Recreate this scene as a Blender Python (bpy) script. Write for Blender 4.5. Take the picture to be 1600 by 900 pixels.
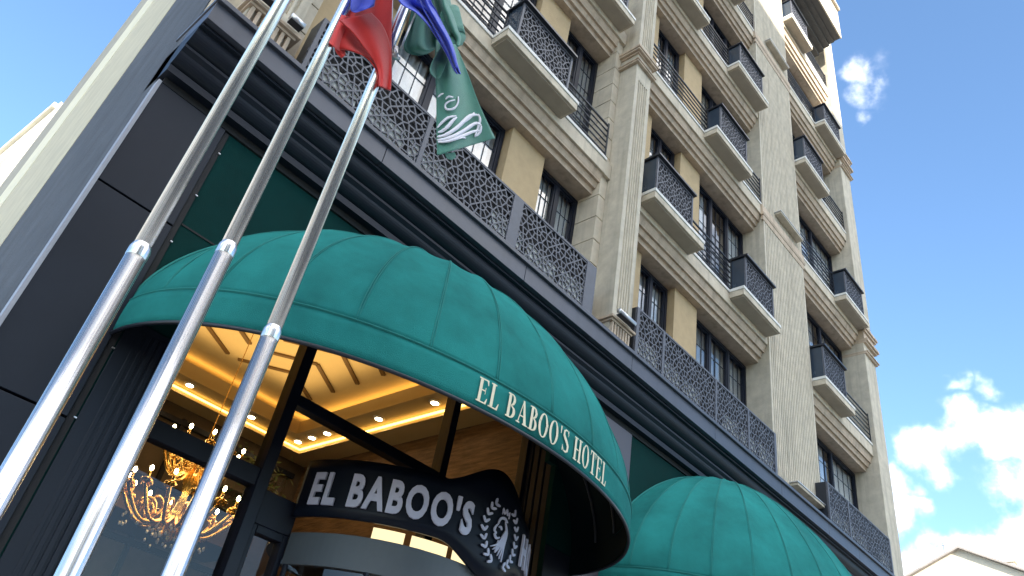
import bpy, bmesh, math, random
from mathutils import Vector, Matrix, geometry
random.seed(7)
R = math.radians
for o in list(bpy.data.objects): bpy.data.objects.remove(o)
sc = bpy.context.scene
COL = sc.collection

# ------------------------------------------------------------------ camera
CX = Vector((0.64672257, -0.74599272, 0.15888603))
CY = Vector((-0.52607584, -0.28544676, 0.80110196))
CZ = Vector((-0.55226273, -0.60167682, -0.57705362))
cam_d = bpy.data.cameras.new('camera')
cam = bpy.data.objects.new('camera', cam_d); COL.objects.link(cam)
EYE = Vector((0, -5, 1.6))
M = Matrix((CX, CY, CZ)).transposed().to_4x4(); M.translation = EYE
cam.matrix_world = M
FPX = 1181.0
cam_d.sensor_width = 36; cam_d.lens = FPX / 1600 * 36
cam_d.clip_end = 3000; cam_d.clip_start = 0.05
sc.camera = cam
def ray(x, y):
    return CX * (x - 800) - CY * (y - 450) - CZ * FPX
def at(x, y, d):                       # point of the plane Y=d
    v = ray(x, y); t = (5 + d) / v.y
    return EYE + v * t

# ------------------------------------------------------------------ world, sun, exposure
SUN_E, SUN_AZ = 22.0, 30.0            # elevation; azimuth off the facade normal towards -X
sdir = Vector((-math.sin(R(SUN_AZ)) * math.cos(R(SUN_E)), -math.cos(R(SUN_AZ)) * math.cos(R(SUN_E)), math.sin(R(SUN_E))))
W = bpy.data.worlds.new('World'); sc.world = W; W.use_nodes = True
nt = W.node_tree; nt.nodes.clear()
def N(t, **k):
    n = nt.nodes.new(t)
    for a, b in k.items(): setattr(n, a, b)
    return n
out = N('ShaderNodeOutputWorld'); bg = N('ShaderNodeBackground')
sky = N('ShaderNodeTexSky', sky_type='NISHITA', sun_disc=False)
sky.sun_elevation = R(SUN_E); sky.sun_rotation = math.atan2(sdir.x, sdir.y)
sky.air_density = 1.0; sky.dust_density = 0.7; sky.ozone_density = 2.0
tc = N('ShaderNodeTexCoord')
SKY_STRENGTH = 0.10
bg.inputs['Strength'].default_value = SKY_STRENGTH
nz = N('ShaderNodeTexNoise'); nz.inputs['Scale'].default_value = 7.0; nz.inputs['Detail'].default_value = 9; nz.inputs['Roughness'].default_value = 0.58
nt.links.new(tc.outputs['Generated'], nz.inputs['Vector'])
blobs = [(1515, 675, .026, .9), (1560, 685, .028, .95), (1610, 692, .032, .95), (1470, 718, .024, .85), (1425, 712, .022, .8),
         (1405, 768, .022, .8), (1412, 806, .024, .9), (1438, 792, .014, .7),
         (1500, 888, .034, 1.2), (1440, 905, .032, 1.2), (1570, 892, .044, 1.3), (1640, 860, .06, 1.4), (1760, 800, .1, 1.2),
         (1340, 130, .024, .62), (1330, 160, .024, .58), (1324, 195, .018, .45), (1540, 612, .016, .62), (1497, 614, .012, .5)]
blobs = [(ray(x, y).normalized(), r, a) for x, y, r, a in blobs]
def azel(az, el): return Vector((math.sin(R(az)) * math.cos(R(el)), math.cos(R(az)) * math.cos(R(el)), math.sin(R(el))))
blobs += [(azel(az, el), r, a) for az, el, r, a in ((180, 62, .38, 1.3), (215, 50, .30, 1.3), (140, 50, .34, 1.3), (125, 62, .22, 1.2), (255, 58, .30, 1.2), (165, 85, .25, 1.0), (290, 38, .22, 1.1), (150, 30, .25, 1.3), (235, 30, .25, 1.2))]  # unseen clouds added behind the camera to light the facade and poles
wn = N('ShaderNodeTexNoise'); wn.inputs['Scale'].default_value = 14; wn.inputs['Detail'].default_value = 4
nt.links.new(tc.outputs['Generated'], wn.inputs['Vector'])
wm = N('ShaderNodeVectorMath', operation='MULTIPLY_ADD'); wm.inputs[1].default_value = (.09, .09, .09); wm.inputs[2].default_value = (-.045, -.045, -.045)
nt.links.new(wn.outputs['Color'], wm.inputs[0])
wa = N('ShaderNodeVectorMath', operation='ADD'); nt.links.new(tc.outputs['Generated'], wa.inputs[0]); nt.links.new(wm.outputs[0], wa.inputs[1])
acc = None
for (v, r, a) in blobs:
    d = N('ShaderNodeVectorMath', operation='DISTANCE'); d.inputs[1].default_value = v
    nt.links.new(wa.outputs[0], d.inputs[0])
    m = N('ShaderNodeMapRange', interpolation_type='SMOOTHSTEP'); m.inputs['From Min'].default_value = r * 1.5; m.inputs['From Max'].default_value = 0
    m.inputs['To Min'].default_value = 0; m.inputs['To Max'].default_value = a
    nt.links.new(d.outputs['Value'], m.inputs['Value'])
    if acc is None: acc = m.outputs[0]
    else:
        s = N('ShaderNodeMath', operation='MAXIMUM'); nt.links.new(acc, s.inputs[0]); nt.links.new(m.outputs[0], s.inputs[1]); acc = s.outputs[0]
nz2 = N('ShaderNodeTexNoise'); nz2.inputs['Scale'].default_value = 20.0; nz2.inputs['Detail'].default_value = 7; nz2.inputs['Roughness'].default_value = 0.6
nt.links.new(tc.outputs['Generated'], nz2.inputs['Vector'])
mm = N('ShaderNodeMath', operation='MULTIPLY_ADD'); nt.links.new(nz2.outputs[0], mm.inputs[0]); mm.inputs[1].default_value = 1.7; mm.inputs[2].default_value = -.85
s2 = N('ShaderNodeMath', operation='ADD'); nt.links.new(acc, s2.inputs[0]); nt.links.new(mm.outputs[0], s2.inputs[1])
gate = N('ShaderNodeMapRange'); gate.inputs['From Min'].default_value = 0.0; gate.inputs['From Max'].default_value = 0.25
nt.links.new(acc, gate.inputs['Value'])
cf = N('ShaderNodeMapRange', interpolation_type='SMOOTHSTEP'); cf.inputs['From Min'].default_value = 0.0; cf.inputs['From Max'].default_value = 1.5
nt.links.new(s2.outputs[0], cf.inputs['Value'])
cg = N('ShaderNodeMath', operation='MULTIPLY'); nt.links.new(cf.outputs[0], cg.inputs[0]); nt.links.new(gate.outputs[0], cg.inputs[1])
mix = N('ShaderNodeMix', data_type='RGBA')
nt.links.new(cg.outputs[0], mix.inputs['Factor'])
SKY_TINT = N('ShaderNodeMix', data_type='RGBA', blend_type='MULTIPLY'); SKY_TINT.inputs['Factor'].default_value = 1
SKY_TINT.inputs['B'].default_value = (0.74, 0.85, .92, 1)
nt.links.new(sky.outputs[0], SKY_TINT.inputs['A'])
CLOUD = (12.5, 11.8, 10.9, 1)
nt.links.new(SKY_TINT.outputs['Result'], mix.inputs['A'])
cs = N('ShaderNodeMix', data_type='RGBA'); cs.inputs['A'].default_value = (6.0, 6.4, 7.0, 1); cs.inputs['B'].default_value = CLOUD
csr = N('ShaderNodeMapRange'); csr.inputs['From Min'].default_value = .35; csr.inputs['From Max'].default_value = .6
nt.links.new(nz.outputs[0], csr.inputs['Value']); nt.links.new(csr.outputs[0], cs.inputs['Factor']); nt.links.new(cs.outputs['Result'], mix.inputs['B'])
nt.links.new(mix.outputs['Result'], bg.inputs['Color']); nt.links.new(bg.outputs[0], out.inputs[0])

sl = bpy.data.lights.new('sun', 'SUN'); sl.energy = 2.8; sl.angle = R(0.5); sl.color = (1, .93, .82)
so = bpy.data.objects.new('sun', sl); COL.objects.link(so); so.rotation_euler = (-sdir).to_track_quat('-Z', 'Y').to_euler(); so.location = (0, -20, 40)
sc.view_settings.view_transform = 'Standard'; sc.view_settings.look = 'None'; sc.view_settings.gamma = 1; sc.view_settings.exposure = 2.25
sc.render.engine = 'CYCLES'

# ------------------------------------------------------------------ materials
MAT = {}
def mat(name, col, rough=.6, metal=0, noise=0, nscale=8, bump=0, bscale=60, spec=.5, col2=None, streak=0, sheen=0, aniso=0, stretch=(1, 1, 1)):
    m = bpy.data.materials.new(name); m.use_nodes = True; t = m.node_tree; b = t.nodes['Principled BSDF']
    b.inputs['Base Color'].default_value = (*col, 1); b.inputs['Roughness'].default_value = rough; b.inputs['Metallic'].default_value = metal
    b.inputs['Specular IOR Level'].default_value = spec
    if sheen: b.inputs['Sheen Weight'].default_value = sheen
    g = t.nodes.new('ShaderNodeTexCoord')
    mp = t.nodes.new('ShaderNodeMapping'); mp.inputs['Scale'].default_value = stretch; t.links.new(g.outputs['Object'], mp.inputs[0])
    if noise or streak:
        n = t.nodes.new('ShaderNodeTexNoise'); n.inputs['Scale'].default_value = nscale; n.inputs['Detail'].default_value = 8; n.inputs['Roughness'].default_value = .65
        t.links.new(mp.outputs[0], n.inputs['Vector'])
        r = t.nodes.new('ShaderNodeValToRGB'); c2 = col2 or tuple(c * (1 - noise) for c in col); c1 = col if col2 else tuple(min(1, c * (1 + noise * .6)) for c in col)
        r.color_ramp.elements[0].position = .3; r.color_ramp.elements[1].position = .7
        r.color_ramp.elements[0].color = (*c2, 1); r.color_ramp.elements[1].color = (*c1, 1)
        t.links.new(n.outputs[0], r.inputs[0]); last = r.outputs[0]
        if streak:       # rain streaks: long in z
            ms = t.nodes.new('ShaderNodeMapping'); ms.inputs['Scale'].default_value = (9, 9, .45); t.links.new(g.outputs['Object'], ms.inputs[0])
            ns = t.nodes.new('ShaderNodeTexNoise'); ns.inputs['Scale'].default_value = 1; ns.inputs['Detail'].default_value = 6; t.links.new(ms.outputs[0], ns.inputs['Vector'])
            rs = t.nodes.new('ShaderNodeMapRange'); rs.inputs['From Min'].default_value = .5; rs.inputs['From Max'].default_value = .75; rs.inputs['To Min'].default_value = 0; rs.inputs['To Max'].default_value = streak
            t.links.new(ns.outputs[0], rs.inputs['Value'])
            mx = t.nodes.new('ShaderNodeMix'); mx.data_type = 'RGBA'; mx.inputs['B'].default_value = (*(c * .5 for c in col), 1)
            t.links.new(rs.outputs[0], mx.inputs['Factor']); t.links.new(last, mx.inputs['A']); last = mx.outputs['Result']
        t.links.new(last, b.inputs['Base Color'])
        rr = t.nodes.new('ShaderNodeMapRange'); rr.inputs['To Min'].default_value = max(.02, rough - .08); rr.inputs['To Max'].default_value = min(1, rough + .1)
        t.links.new(n.outputs[0], rr.inputs['Value']); t.links.new(rr.outputs[0], b.inputs['Roughness'])
    if bump:
        n2 = t.nodes.new('ShaderNodeTexNoise'); n2.inputs['Scale'].default_value = bscale; n2.inputs['Detail'].default_value = 5
        t.links.new(mp.outputs[0], n2.inputs['Vector'])
        bm_ = t.nodes.new('ShaderNodeBump'); bm_.inputs['Strength'].default_value = bump; bm_.inputs['Distance'].default_value = .01
        t.links.new(n2.outputs[0], bm_.inputs['Height']); t.links.new(bm_.outputs[0], b.inputs['Normal'])
    MAT[name] = m; return m
def emit(name, col, s):
    m = bpy.data.materials.new(name); m.use_nodes = True; t = m.node_tree; t.nodes.clear()
    e = t.nodes.new('ShaderNodeEmission'); e.inputs[0].default_value = (*col, 1); e.inputs[1].default_value = s
    o = t.nodes.new('ShaderNodeOutputMaterial'); t.links.new(e.outputs[0], o.inputs[0]); MAT[name] = m; return m
def glass(name, tint=(1, 1, 1), f0=.06, rough=0.0):
    m = bpy.data.materials.new(name); m.use_nodes = True; t = m.node_tree; t.nodes.clear()
    o = t.nodes.new('ShaderNodeOutputMaterial'); tr = t.nodes.new('ShaderNodeBsdfTransparent'); tr.inputs[0].default_value = (*tint, 1)
    gl = t.nodes.new('ShaderNodeBsdfGlossy'); gl.inputs['Roughness'].default_value = rough
    fr = t.nodes.new('ShaderNodeFresnel'); fr.inputs['IOR'].default_value = 1.5
    ma = t.nodes.new('ShaderNodeMath'); ma.operation = 'MULTIPLY_ADD'; ma.inputs[1].default_value = 1.3; ma.inputs[2].default_value = f0 - .04
    mx = t.nodes.new('ShaderNodeMixShader'); t.links.new(fr.outputs[0], ma.inputs[0]); ge = t.nodes.new('ShaderNodeNewGeometry'); nb = t.nodes.new('ShaderNodeMath'); nb.operation = 'SUBTRACT'; nb.inputs[0].default_value = 1; t.links.new(ge.outputs['Backfacing'], nb.inputs[1])
    mb_ = t.nodes.new('ShaderNodeMath'); mb_.operation = 'MULTIPLY'; mb_.use_clamp = True; t.links.new(ma.outputs[0], mb_.inputs[0]); t.links.new(nb.outputs[0], mb_.inputs[1]); t.links.new(mb_.outputs[0], mx.inputs[0])
    nn = t.nodes.new('ShaderNodeTexNoise'); nn.inputs['Scale'].default_value = .9
    bp = t.nodes.new('ShaderNodeBump'); bp.inputs['Strength'].default_value = .04; bp.inputs['Distance'].default_value = .05
    g = t.nodes.new('ShaderNodeTexCoord'); t.links.new(g.outputs['Object'], nn.inputs['Vector']); t.links.new(nn.outputs[0], bp.inputs['Height']); t.links.new(bp.outputs[0], gl.inputs['Normal'])
    t.links.new(tr.outputs[0], mx.inputs[1]); t.links.new(gl.outputs[0], mx.inputs[2]); t.links.new(mx.outputs[0], o.inputs[0]); MAT[name] = m; return m

mat('stone_grey', (.55, .495, .40), .85, noise=.2, nscale=5, bump=.35, bscale=90, streak=.6, spec=.2)
mat('stone_light', (.58, .51, .405), .8, noise=.18, nscale=4, bump=.25, bscale=80, streak=.5, spec=.2)
mat('stucco_yellow', (.50, .375, .225), .88, noise=.10, nscale=6, bump=.45, bscale=120, streak=.1, spec=.2)
mat('moulding', (.54, .43, .325), .75, noise=.2, nscale=5, bump=.15, bscale=60, streak=.6, spec=.25)
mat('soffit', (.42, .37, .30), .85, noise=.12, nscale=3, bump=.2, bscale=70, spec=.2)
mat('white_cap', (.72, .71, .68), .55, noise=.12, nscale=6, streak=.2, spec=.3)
mat('dark_metal', (.014, .018, .028), .38, noise=.25, nscale=3, bump=.03, bscale=30, spec=.5, streak=.15)
mat('cornice_metal', (.062, .068, .092), .42, noise=.22, nscale=2.2, bump=.06, bscale=12, spec=.5, streak=.4)
mat('panel_dark', (.010, .014, .024), .5, noise=.25, nscale=1.3, bump=.12, bscale=2.2, spec=.27, streak=.2)
mat('panel_mauve', (.062, .056, .07), .45, noise=.12, nscale=1.5, bump=.03, bscale=4, spec=.5)
mat('window_frame', (.008, .011, .022), .4, noise=.2, nscale=6, spec=.28)
mat('lattice_metal', (.10, .105, .128), .5, noise=.2, nscale=9, spec=.4)
mat('stucco_grey', (.10, .11, .13), .9, noise=.2, nscale=2.5, bump=.8, bscale=45, streak=.3, spec=.15)
mat('side_beige', (.52, .48, .37), .85, noise=.12, nscale=3, bump=.7, bscale=60, streak=.3, spec=.2)
mat('side_grey', (.38, .355, .30), .85, noise=.12, nscale=3, bump=.7, bscale=60, streak=.3, spec=.2)
mat('side_stripe', (.70, .66, .52), .85, noise=.08, nscale=3, bump=.5, bscale=60, streak=.2, spec=.2)
mat('canvas_green', (.020, .200, .188), .9, noise=.34, nscale=1.4, bump=.6, bscale=220, spec=.1, streak=.12)
mat('canvas_seam', (.018, .20, .185), .75, noise=.1, nscale=20, bump=.2, bscale=300, spec=.3)
mat('panel_green', (.0015, .030, .028), .85, noise=.3, nscale=1.5, bump=.3, bscale=160, spec=.12)
mat('letter_cream', (.74, .68, .50), .6, noise=.08, nscale=30, spec=.3)
mat('letter_silver', (.52, .52, .66), .35, noise=.08, nscale=12, spec=.5)
mat('sign_navy', (.004, .007, .016), .4, noise=.2, nscale=3, spec=.2)
mat('grey_band', (.085, .10, .115), .5, metal=0, noise=.1, nscale=4, spec=.5)
mat('steel', (.76, .75, .74), .26, metal=1, noise=.12, nscale=70, bump=.25, bscale=90, stretch=(1, 1, .004))
mat('steel_lamp', (.6, .6, .62), .35, metal=.7, noise=.1, nscale=10)
mat('flag_red', (.72, .05, .045), .75, noise=.1, nscale=6, bump=.3, bscale=220, spec=.2, sheen=.3)
mat('flag_blue', (.04, .07, .55), .6, noise=.1, nscale=8, bump=.2, bscale=220, spec=.3, sheen=.3)
mat('flag_green', (.075, .235, .18), .7, noise=.14, nscale=7, bump=.3, bscale=220, spec=.25, sheen=.3)
mat('flag_white', (.75, .73, .80), .7, noise=.06, nscale=10, bump=.2, bscale=200, spec=.2)
mat('curtain', (.70, .69, .68), .9, noise=.06, nscale=5, bump=.1, bscale=120, spec=.1)
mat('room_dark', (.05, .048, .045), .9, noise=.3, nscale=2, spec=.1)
mat('lobby_plaster', (.54, .41, .22), .8, noise=.04, nscale=3, spec=.2)
mat('lobby_wood', (.11, .06, .02), .6, noise=.2, nscale=8, spec=.3)
mat('travertine', (.17, .105, .062), .6, noise=.6, nscale=5, bump=.9, bscale=9, spec=.3, stretch=(1, .6, 5))
mat('lobby_brown', (.10, .075, .055), .5, noise=.4, nscale=2, spec=.4)
mat('gold', (.80, .50, .16), .25, metal=.9, noise=.2, nscale=20)
mat('white_globe', (.8, .8, .78), .4, noise=.05, nscale=5)
mat('leaf', (.04, .08, .03), .6, noise=.4, nscale=12)
mat('white_wall', (.68, .65, .56), .85, noise=.15, nscale=1, bump=.2, bscale=20, spec=.2)
mat('cream_wall', (.56, .51, .42), .85, noise=.16, nscale=.5, bump=.3, bscale=10, spec=.2)
mat('roof_edge', (.30, .27, .25), .8, noise=.2, nscale=2)
mat('asphalt', (.09, .088, .085), .9, noise=.25, nscale=3, bump=.5, bscale=90)
mat('paving', (.42, .40, .36), .85, noise=.18, nscale=2, bump=.3, bscale=40)
mat('opp_wall', (.52, .47, .40), .85, noise=.1, nscale=.8, bump=.2, bscale=20)
mat('screen_side', (.035, .055, .085), .25, noise=.2, nscale=3, spec=.6)
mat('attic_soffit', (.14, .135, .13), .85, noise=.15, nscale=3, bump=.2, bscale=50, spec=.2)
mat('strip_grey', (.30, .31, .36), .5, noise=.1, nscale=6, streak=.2)
mat('shade_black', (.004, .010, .013), .8, noise=.3, nscale=4, spec=.1)  # shade under the awnings, put into the colour
mat('pale_strip', (.42, .43, .42), .7, noise=.25, nscale=9)
mat('curtain_grey', (.42, .41, .40), .9, noise=.1, nscale=5)
mat('curtain_beige', (.55, .48, .38), .9, noise=.1, nscale=5)
mat('groove', (.16, .14, .11), .9, noise=.1, nscale=5)
mat('black_gap', (.01, .01, .012), .8, noise=.2, nscale=5)
emit('cove_light', (1, .55, .13), 1.6)
emit('lamp_warm', (1, .80, .50), 9)
emit('gap_glow', (1, .80, .45), .30)  # glow of the strips added below the sign
emit('bulb', (1, .78, .42), 14)
glass('glass_window', (.90, .93, .95), .17)
glass('glass_lobby', (.93, .95, .95), .035)

# ------------------------------------------------------------------ mesh building
class MB:
    def __init__(s): s.v = []; s.f = []; s.m = []; s.sm = []; s.cur = 0; s.smooth = False
    def face(s, idx): s.f.append(tuple(idx)); s.m.append(s.cur); s.sm.append(s.smooth)
    def box(s, x0, x1, y0, y1, z0, z1):
        b = len(s.v)
        s.v += [(x, y, z) for z in (z0, z1) for y in (y0, y1) for x in (x0, x1)]
        for q in ((0, 2, 3, 1), (4, 5, 7, 6), (0, 1, 5, 4), (1, 3, 7, 5), (3, 2, 6, 7), (2, 0, 4, 6)): s.face([b + i for i in q])
        return s
    def quad(s, a, b, c, d):
        n = len(s.v); s.v += [tuple(a), tuple(b), tuple(c), tuple(d)]; s.face((n, n + 1, n + 2, n + 3)); return s
    def prism_x(s, prof, x0, x1):      # closed (y,z) profile extruded along x
        n = len(prof); b = len(s.v)
        s.v += [(x0, y, z) for y, z in prof] + [(x1, y, z) for y, z in prof]
        for i in range(n):
            j = (i + 1) % n; s.face((b + i, b + j, b + n + j, b + n + i))
        s.face([b + i for i in range(n)][::-1]); s.face([b + n + i for i in range(n)]); return s
    def poly_z(s, pts, z0, z1):        # (x,y) polygon extruded in z
        n = len(pts); b = len(s.v)
        s.v += [(x, y, z0) for x, y in pts] + [(x, y, z1) for x, y in pts]
        for i in range(n):
            j = (i + 1) % n; s.face((b + i, b + j, b + n + j, b + n + i))
        s.face([b + i for i in range(n)][::-1]); s.face([b + n + i for i in range(n)]); return s
    def grid(s, fn, nu, nv, closed=False):
        b = len(s.v)
        for i in range(nu + 1):
            for j in range(nv + 1): s.v.append(tuple(fn(i / nu, j / nv)))
        for i in range(nu):
            for j in range(nv):
                a = b + i * (nv + 1) + j; s.face((a, a + nv + 1, a + nv + 2, a + 1))
        return s
    def tube(s, pts, rad, n=8, cap=True):
        rs = rad if isinstance(rad, (list, tuple)) else [rad] * len(pts)
        b = len(s.v); P = [Vector(p) for p in pts]; prev = None
        for i, p in enumerate(P):
            d = (P[min(i + 1, len(P) - 1)] - P[max(i - 1, 0)])
            if d.length < 1e-9: d = Vector((0, 0, 1))
            d.normalize()
            if prev is None:
                a = d.orthogonal().normalized()
            else:
                a = (prev - d * prev.dot(d)); a = a.normalized() if a.length > 1e-6 else d.orthogonal().normalized()
            prev = a; c = d.cross(a)
            for k in range(n):
                t = 2 * math.pi * k / n; s.v.append(tuple(p + (a * math.cos(t) + c * math.sin(t)) * rs[i]))
        for i in range(len(P) - 1):
            for k in range(n):
                j = (k + 1) % n; s.face((b + i * n + k, b + i * n + j, b + (i + 1) * n + j, b + (i + 1) * n + k))
        if cap:
            s.face([b + k for k in range(n)][::-1]); s.face([b + (len(P) - 1) * n + k for k in range(n)])
        return s
    def ball(s, c, r, nu=10, nv=8, sz=1):
        c = Vector(c)
        return s.grid(lambda u, v: c + Vector((math.cos(2 * math.pi * u) * math.sin(math.pi * v), math.sin(2 * math.pi * u) * math.sin(math.pi * v), sz * math.cos(math.pi * v))) * r, nu, nv)
    def build(s, name, mats, parent=None, bevel=0, solid=0, label=None, origin=None, weld=False, soff=0):
        if isinstance(mats, str): mats = [mats]
        me = bpy.data.meshes.new(name)
        v = s.v
        if origin: v = [(a - origin[0], b - origin[1], c - origin[2]) for a, b, c in v]
        me.from_pydata(v, [], s.f)
        for m in mats: me.materials.append(MAT[m])
        me.polygons.foreach_set('material_index', s.m); me.polygons.foreach_set('use_smooth', s.sm)
        me.update()
        if weld or solid:
            bm = bmesh.new(); bm.from_mesh(me); bmesh.ops.remove_doubles(bm, verts=bm.verts, dist=1e-5); bm.to_mesh(me); bm.free()
        o = bpy.data.objects.new(name, me); COL.objects.link(o)
        if origin: o.location = origin
        if parent is not None:
            o.parent = parent
            if origin:
                o.location = Vector(origin) - wloc(parent)
            elif wloc(parent).length > 0:
                o.location = -wloc(parent)
        if solid:
            md = o.modifiers.new('solid', 'SOLIDIFY'); md.thickness = solid; md.offset = soff
        if bevel:
            md = o.modifiers.new('bevel', 'BEVEL'); md.width = bevel; md.segments = 2; md.limit_method = 'ANGLE'; md.angle_limit = R(40)
        if label: o['label'] = label
        return o
def wloc(o):
    p = Vector(o.location)
    while o.parent: o = o.parent; p += Vector(o.location)
    return p
def tag(o, label=None, cat=None, group=None, kind=None):
    if label: o['label'] = label
    if cat: o['category'] = cat
    if group: o['group'] = group
    if kind: o['kind'] = kind
    return o
def thing(name, label, cat, loc=(0, 0, 0), group=None):
    o = bpy.data.objects.new(name, None); COL.objects.link(o); o.location = loc; o.empty_display_size = .3
    return tag(o, label, cat, group)

# ------------------------------------------------------------------ ground and street
g = MB(); g.box(-400, 600, -400, 600, -.5, 0); tag(g.build('ground', 'asphalt'), 'grey asphalt ground of the town around the hotel', 'ground', kind='structure')
g = MB(); g.box(-30, 80, -4.2, 60, .0, .12); tag(g.build('pavement', 'paving', bevel=.01), 'pale paved pavement in front of the hotel', 'pavement', kind='structure')
g = MB(); g.box(-30, 80, -4.35, -4.2, 0.0, .125); tag(g.build('kerb', 'stone_grey', bevel=.01), 'stone kerb along the pavement', 'kerb', kind='structure')
PZ = .12

# ------------------------------------------------------------------ hotel
hotel = thing('hotel_building', 'tall beige stone hotel with black ironwork balconies above a dark metal ground floor', 'hotel')
T = [6.5, 9.58, 12.68, 15.60, 18.50, 21.35, 24.4]
BAYS = [(1.42, 5.90), (6.72, 10.92), (12.75, 15.85)]
YW = .42
# back body, floor slabs and rooms (dark inside)
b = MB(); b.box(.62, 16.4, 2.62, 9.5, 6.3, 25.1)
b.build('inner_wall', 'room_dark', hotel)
b = MB()
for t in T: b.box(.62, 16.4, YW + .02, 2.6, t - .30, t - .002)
for x0, x1 in ((.62, 1.3), (6.0, 6.6), (11.0, 12.7), (15.9, 16.4)): b.box(x0, x1, YW + .03, 2.59, 6.5, 25)
b.build('floor_slab', 'soffit', hotel)
# windows: (bay, list of windows (x0, x1, lights)), beige pier fills the rest
WIN = {0: [(2.45, 4.32, 3), (5.02, 5.90, 2)], 1: [(7.38, 8.30, 2), (9.02, 10.92, 3)], 2: [(13.38, 15.85, 2)]}
def window(x0, x1, n, z0, z1, seed):
    rnd = random.Random(seed)
    f = MB(); fw = .055
    y0, y1 = YW, YW + .07
    f.box(x0, x1, y0, y1, z1 - fw, z1); f.box(x0, x1, y0, y1, z0, z0 + fw)
    f.box(x0, x0 + fw, y0 + .001, y1, z0 + fw, z1 - fw); f.box(x1 - fw, x1, y0 + .001, y1, z0 + fw, z1 - fw)
    w = (x1 - x0) / n
    for i in range(1, n): f.box(x0 + i * w - .035, x0 + i * w + .035, y0 + .002, y1, z0 + fw, z1 - fw)
    for i in range(n):   # casement sash and thin glazing bars
        a, c = x0 + i * w + (.055 if i == 0 else .035), x0 + (i + 1) * w - (.055 if i == n - 1 else .035)
        s = .026
        f.box(a, a + s, y0 + .015, y1, z0 + fw, z1 - fw); f.box(c - s, c, y0 + .015, y1, z0 + fw, z1 - fw)
        f.box(a + s, c - s, y0 + .016, y1, z1 - fw - s, z1 - fw); f.box(a + s, c - s, y0 + .016, y1, z0 + fw, z0 + fw + s)
        nb = 3 if c - a < .9 else 4
        for k in range(1, nb):
            xx = a + s + (c - a - 2 * s) * k / nb; f.box(xx - .004, xx + .004, y0 + .033, y0 + .043, z0 + fw + s, z1 - fw - s)
        for k in range(1, 6):
            zz = z0 + fw + s + (z1 - z0 - 2 * fw - 2 * s) * k / 6; f.box(a + s, c - s, y0 + .034, y0 + .042, zz - .004, zz + .004)
    wo = f.build('window', 'window_frame', hotel, origin=((x0 + x1) / 2, YW, z0))
    p = MB(); p.box(x0 + .05, x1 - .05, y0 + .045, y0 + .049, z0 + .05, z1 - .05)
    p.build('pane', 'glass_window', wo)
    cu = MB(); cu.smooth = True
    op = rnd.choice([0, .03, .12, .22, .1, .3]) * (x1 - x0); ph = rnd.uniform(0, 6); yc = YW + .12
    segs = [(x0 + .02, x0 + (x1 - x0) / 2 - op, -1), (x0 + (x1 - x0) / 2 + op, x1 - .02, 1)]
    top = z1 - .03
    for a, c, sg in segs:
        nn = max(12, int((c - a) * 48))
        cu.grid(lambda u, v: (a + (c - a) * u, yc + .022 * math.sin(u * (c - a) * 62 + ph) + .012 * math.sin(u * (c - a) * 23 + ph * 2), z0 + .02 + (top - z0 - .02) * v), nn, 1)
    cu.build('curtain', rnd.choice(['curtain', 'curtain', 'curtain', 'curtain_grey', 'curtain_beige']), wo, solid=.003)
    return wo
k = 0
for fl in range(6):
    z0 = T[fl] + (.02 if fl else .12); z1 = T[fl + 1] - .64
    for bi, ws in WIN.items():
        for (a, c, n) in ws:
            k += 1; window(a, c, n, z0, z1, k)
# beige piers between windows
def pier(x0, x1, y, z0, z1):
    b = MB(); b.box(x0, x1, y, YW + .3, z0, z1); b.build('stucco_pier', 'stucco_yellow', hotel, bevel=.006, origin=((x0 + x1) / 2, y, z0))
for fl in range(6):
    z0 = T[fl]; z1 = T[fl + 1] - .62 - .001
    for a, c in ((1.42, 1.75), (1.75, 2.43), (4.34, 5.00), (6.72, 7.36), (8.32, 9.00), (12.75, 13.36)):
        pier(a + .001, c - .001, .30 if a > 1.5 else .2, z0, z1)
# pilasters, quoin strips and plain wall strips
def slab_wall(name, m, x0, x1, y0, y1, z0, z1, bevel=.004):
    b = MB(); b.box(x0, x1, y0, y1, z0, z1); return b.build(name, m, hotel, bevel=bevel)
ZT = 25.2
def quoin(x0, x1):
    b = MB(); z = 6.5; h = .40
    while z < ZT:
        z2 = min(z + h, ZT); b.box(x0, x1, .05, YW + .4, z + .012, z2 - .004); z = z2
    b.box(x0 + .01, x1 - .01, .064, YW + .39, 6.5, ZT)
    b.build('quoin_strip', 'stone_light', hotel, bevel=.004)
for a, c in ((1.251, 1.42), (5.90, 6.049), (6.451, 6.72)): quoin(a, c)
slab_wall('wall', 'stone_light', .606, .829, .03, YW + .4, 6.45, ZT)
def fluted(name, x0, x1, y, yb, z0, z1, flutes, fw, m='stone_grey', margin=.07, depth=.022, round_top=True):
    # front face with real grooves: plan outline with notches
    pts = [(x0, yb), (x0, y)]
    inner = x1 - x0 - 2 * margin; pitch = inner / flutes
    for i in range(flutes):
        c = x0 + margin + pitch * (i + .5)
        pts += [(c - fw / 2, y), (c - fw / 2 * .6, y + depth), (c + fw / 2 * .6, y + depth), (c + fw / 2, y)]
    pts += [(x1, y), (x1, yb)]
    return pts
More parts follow.
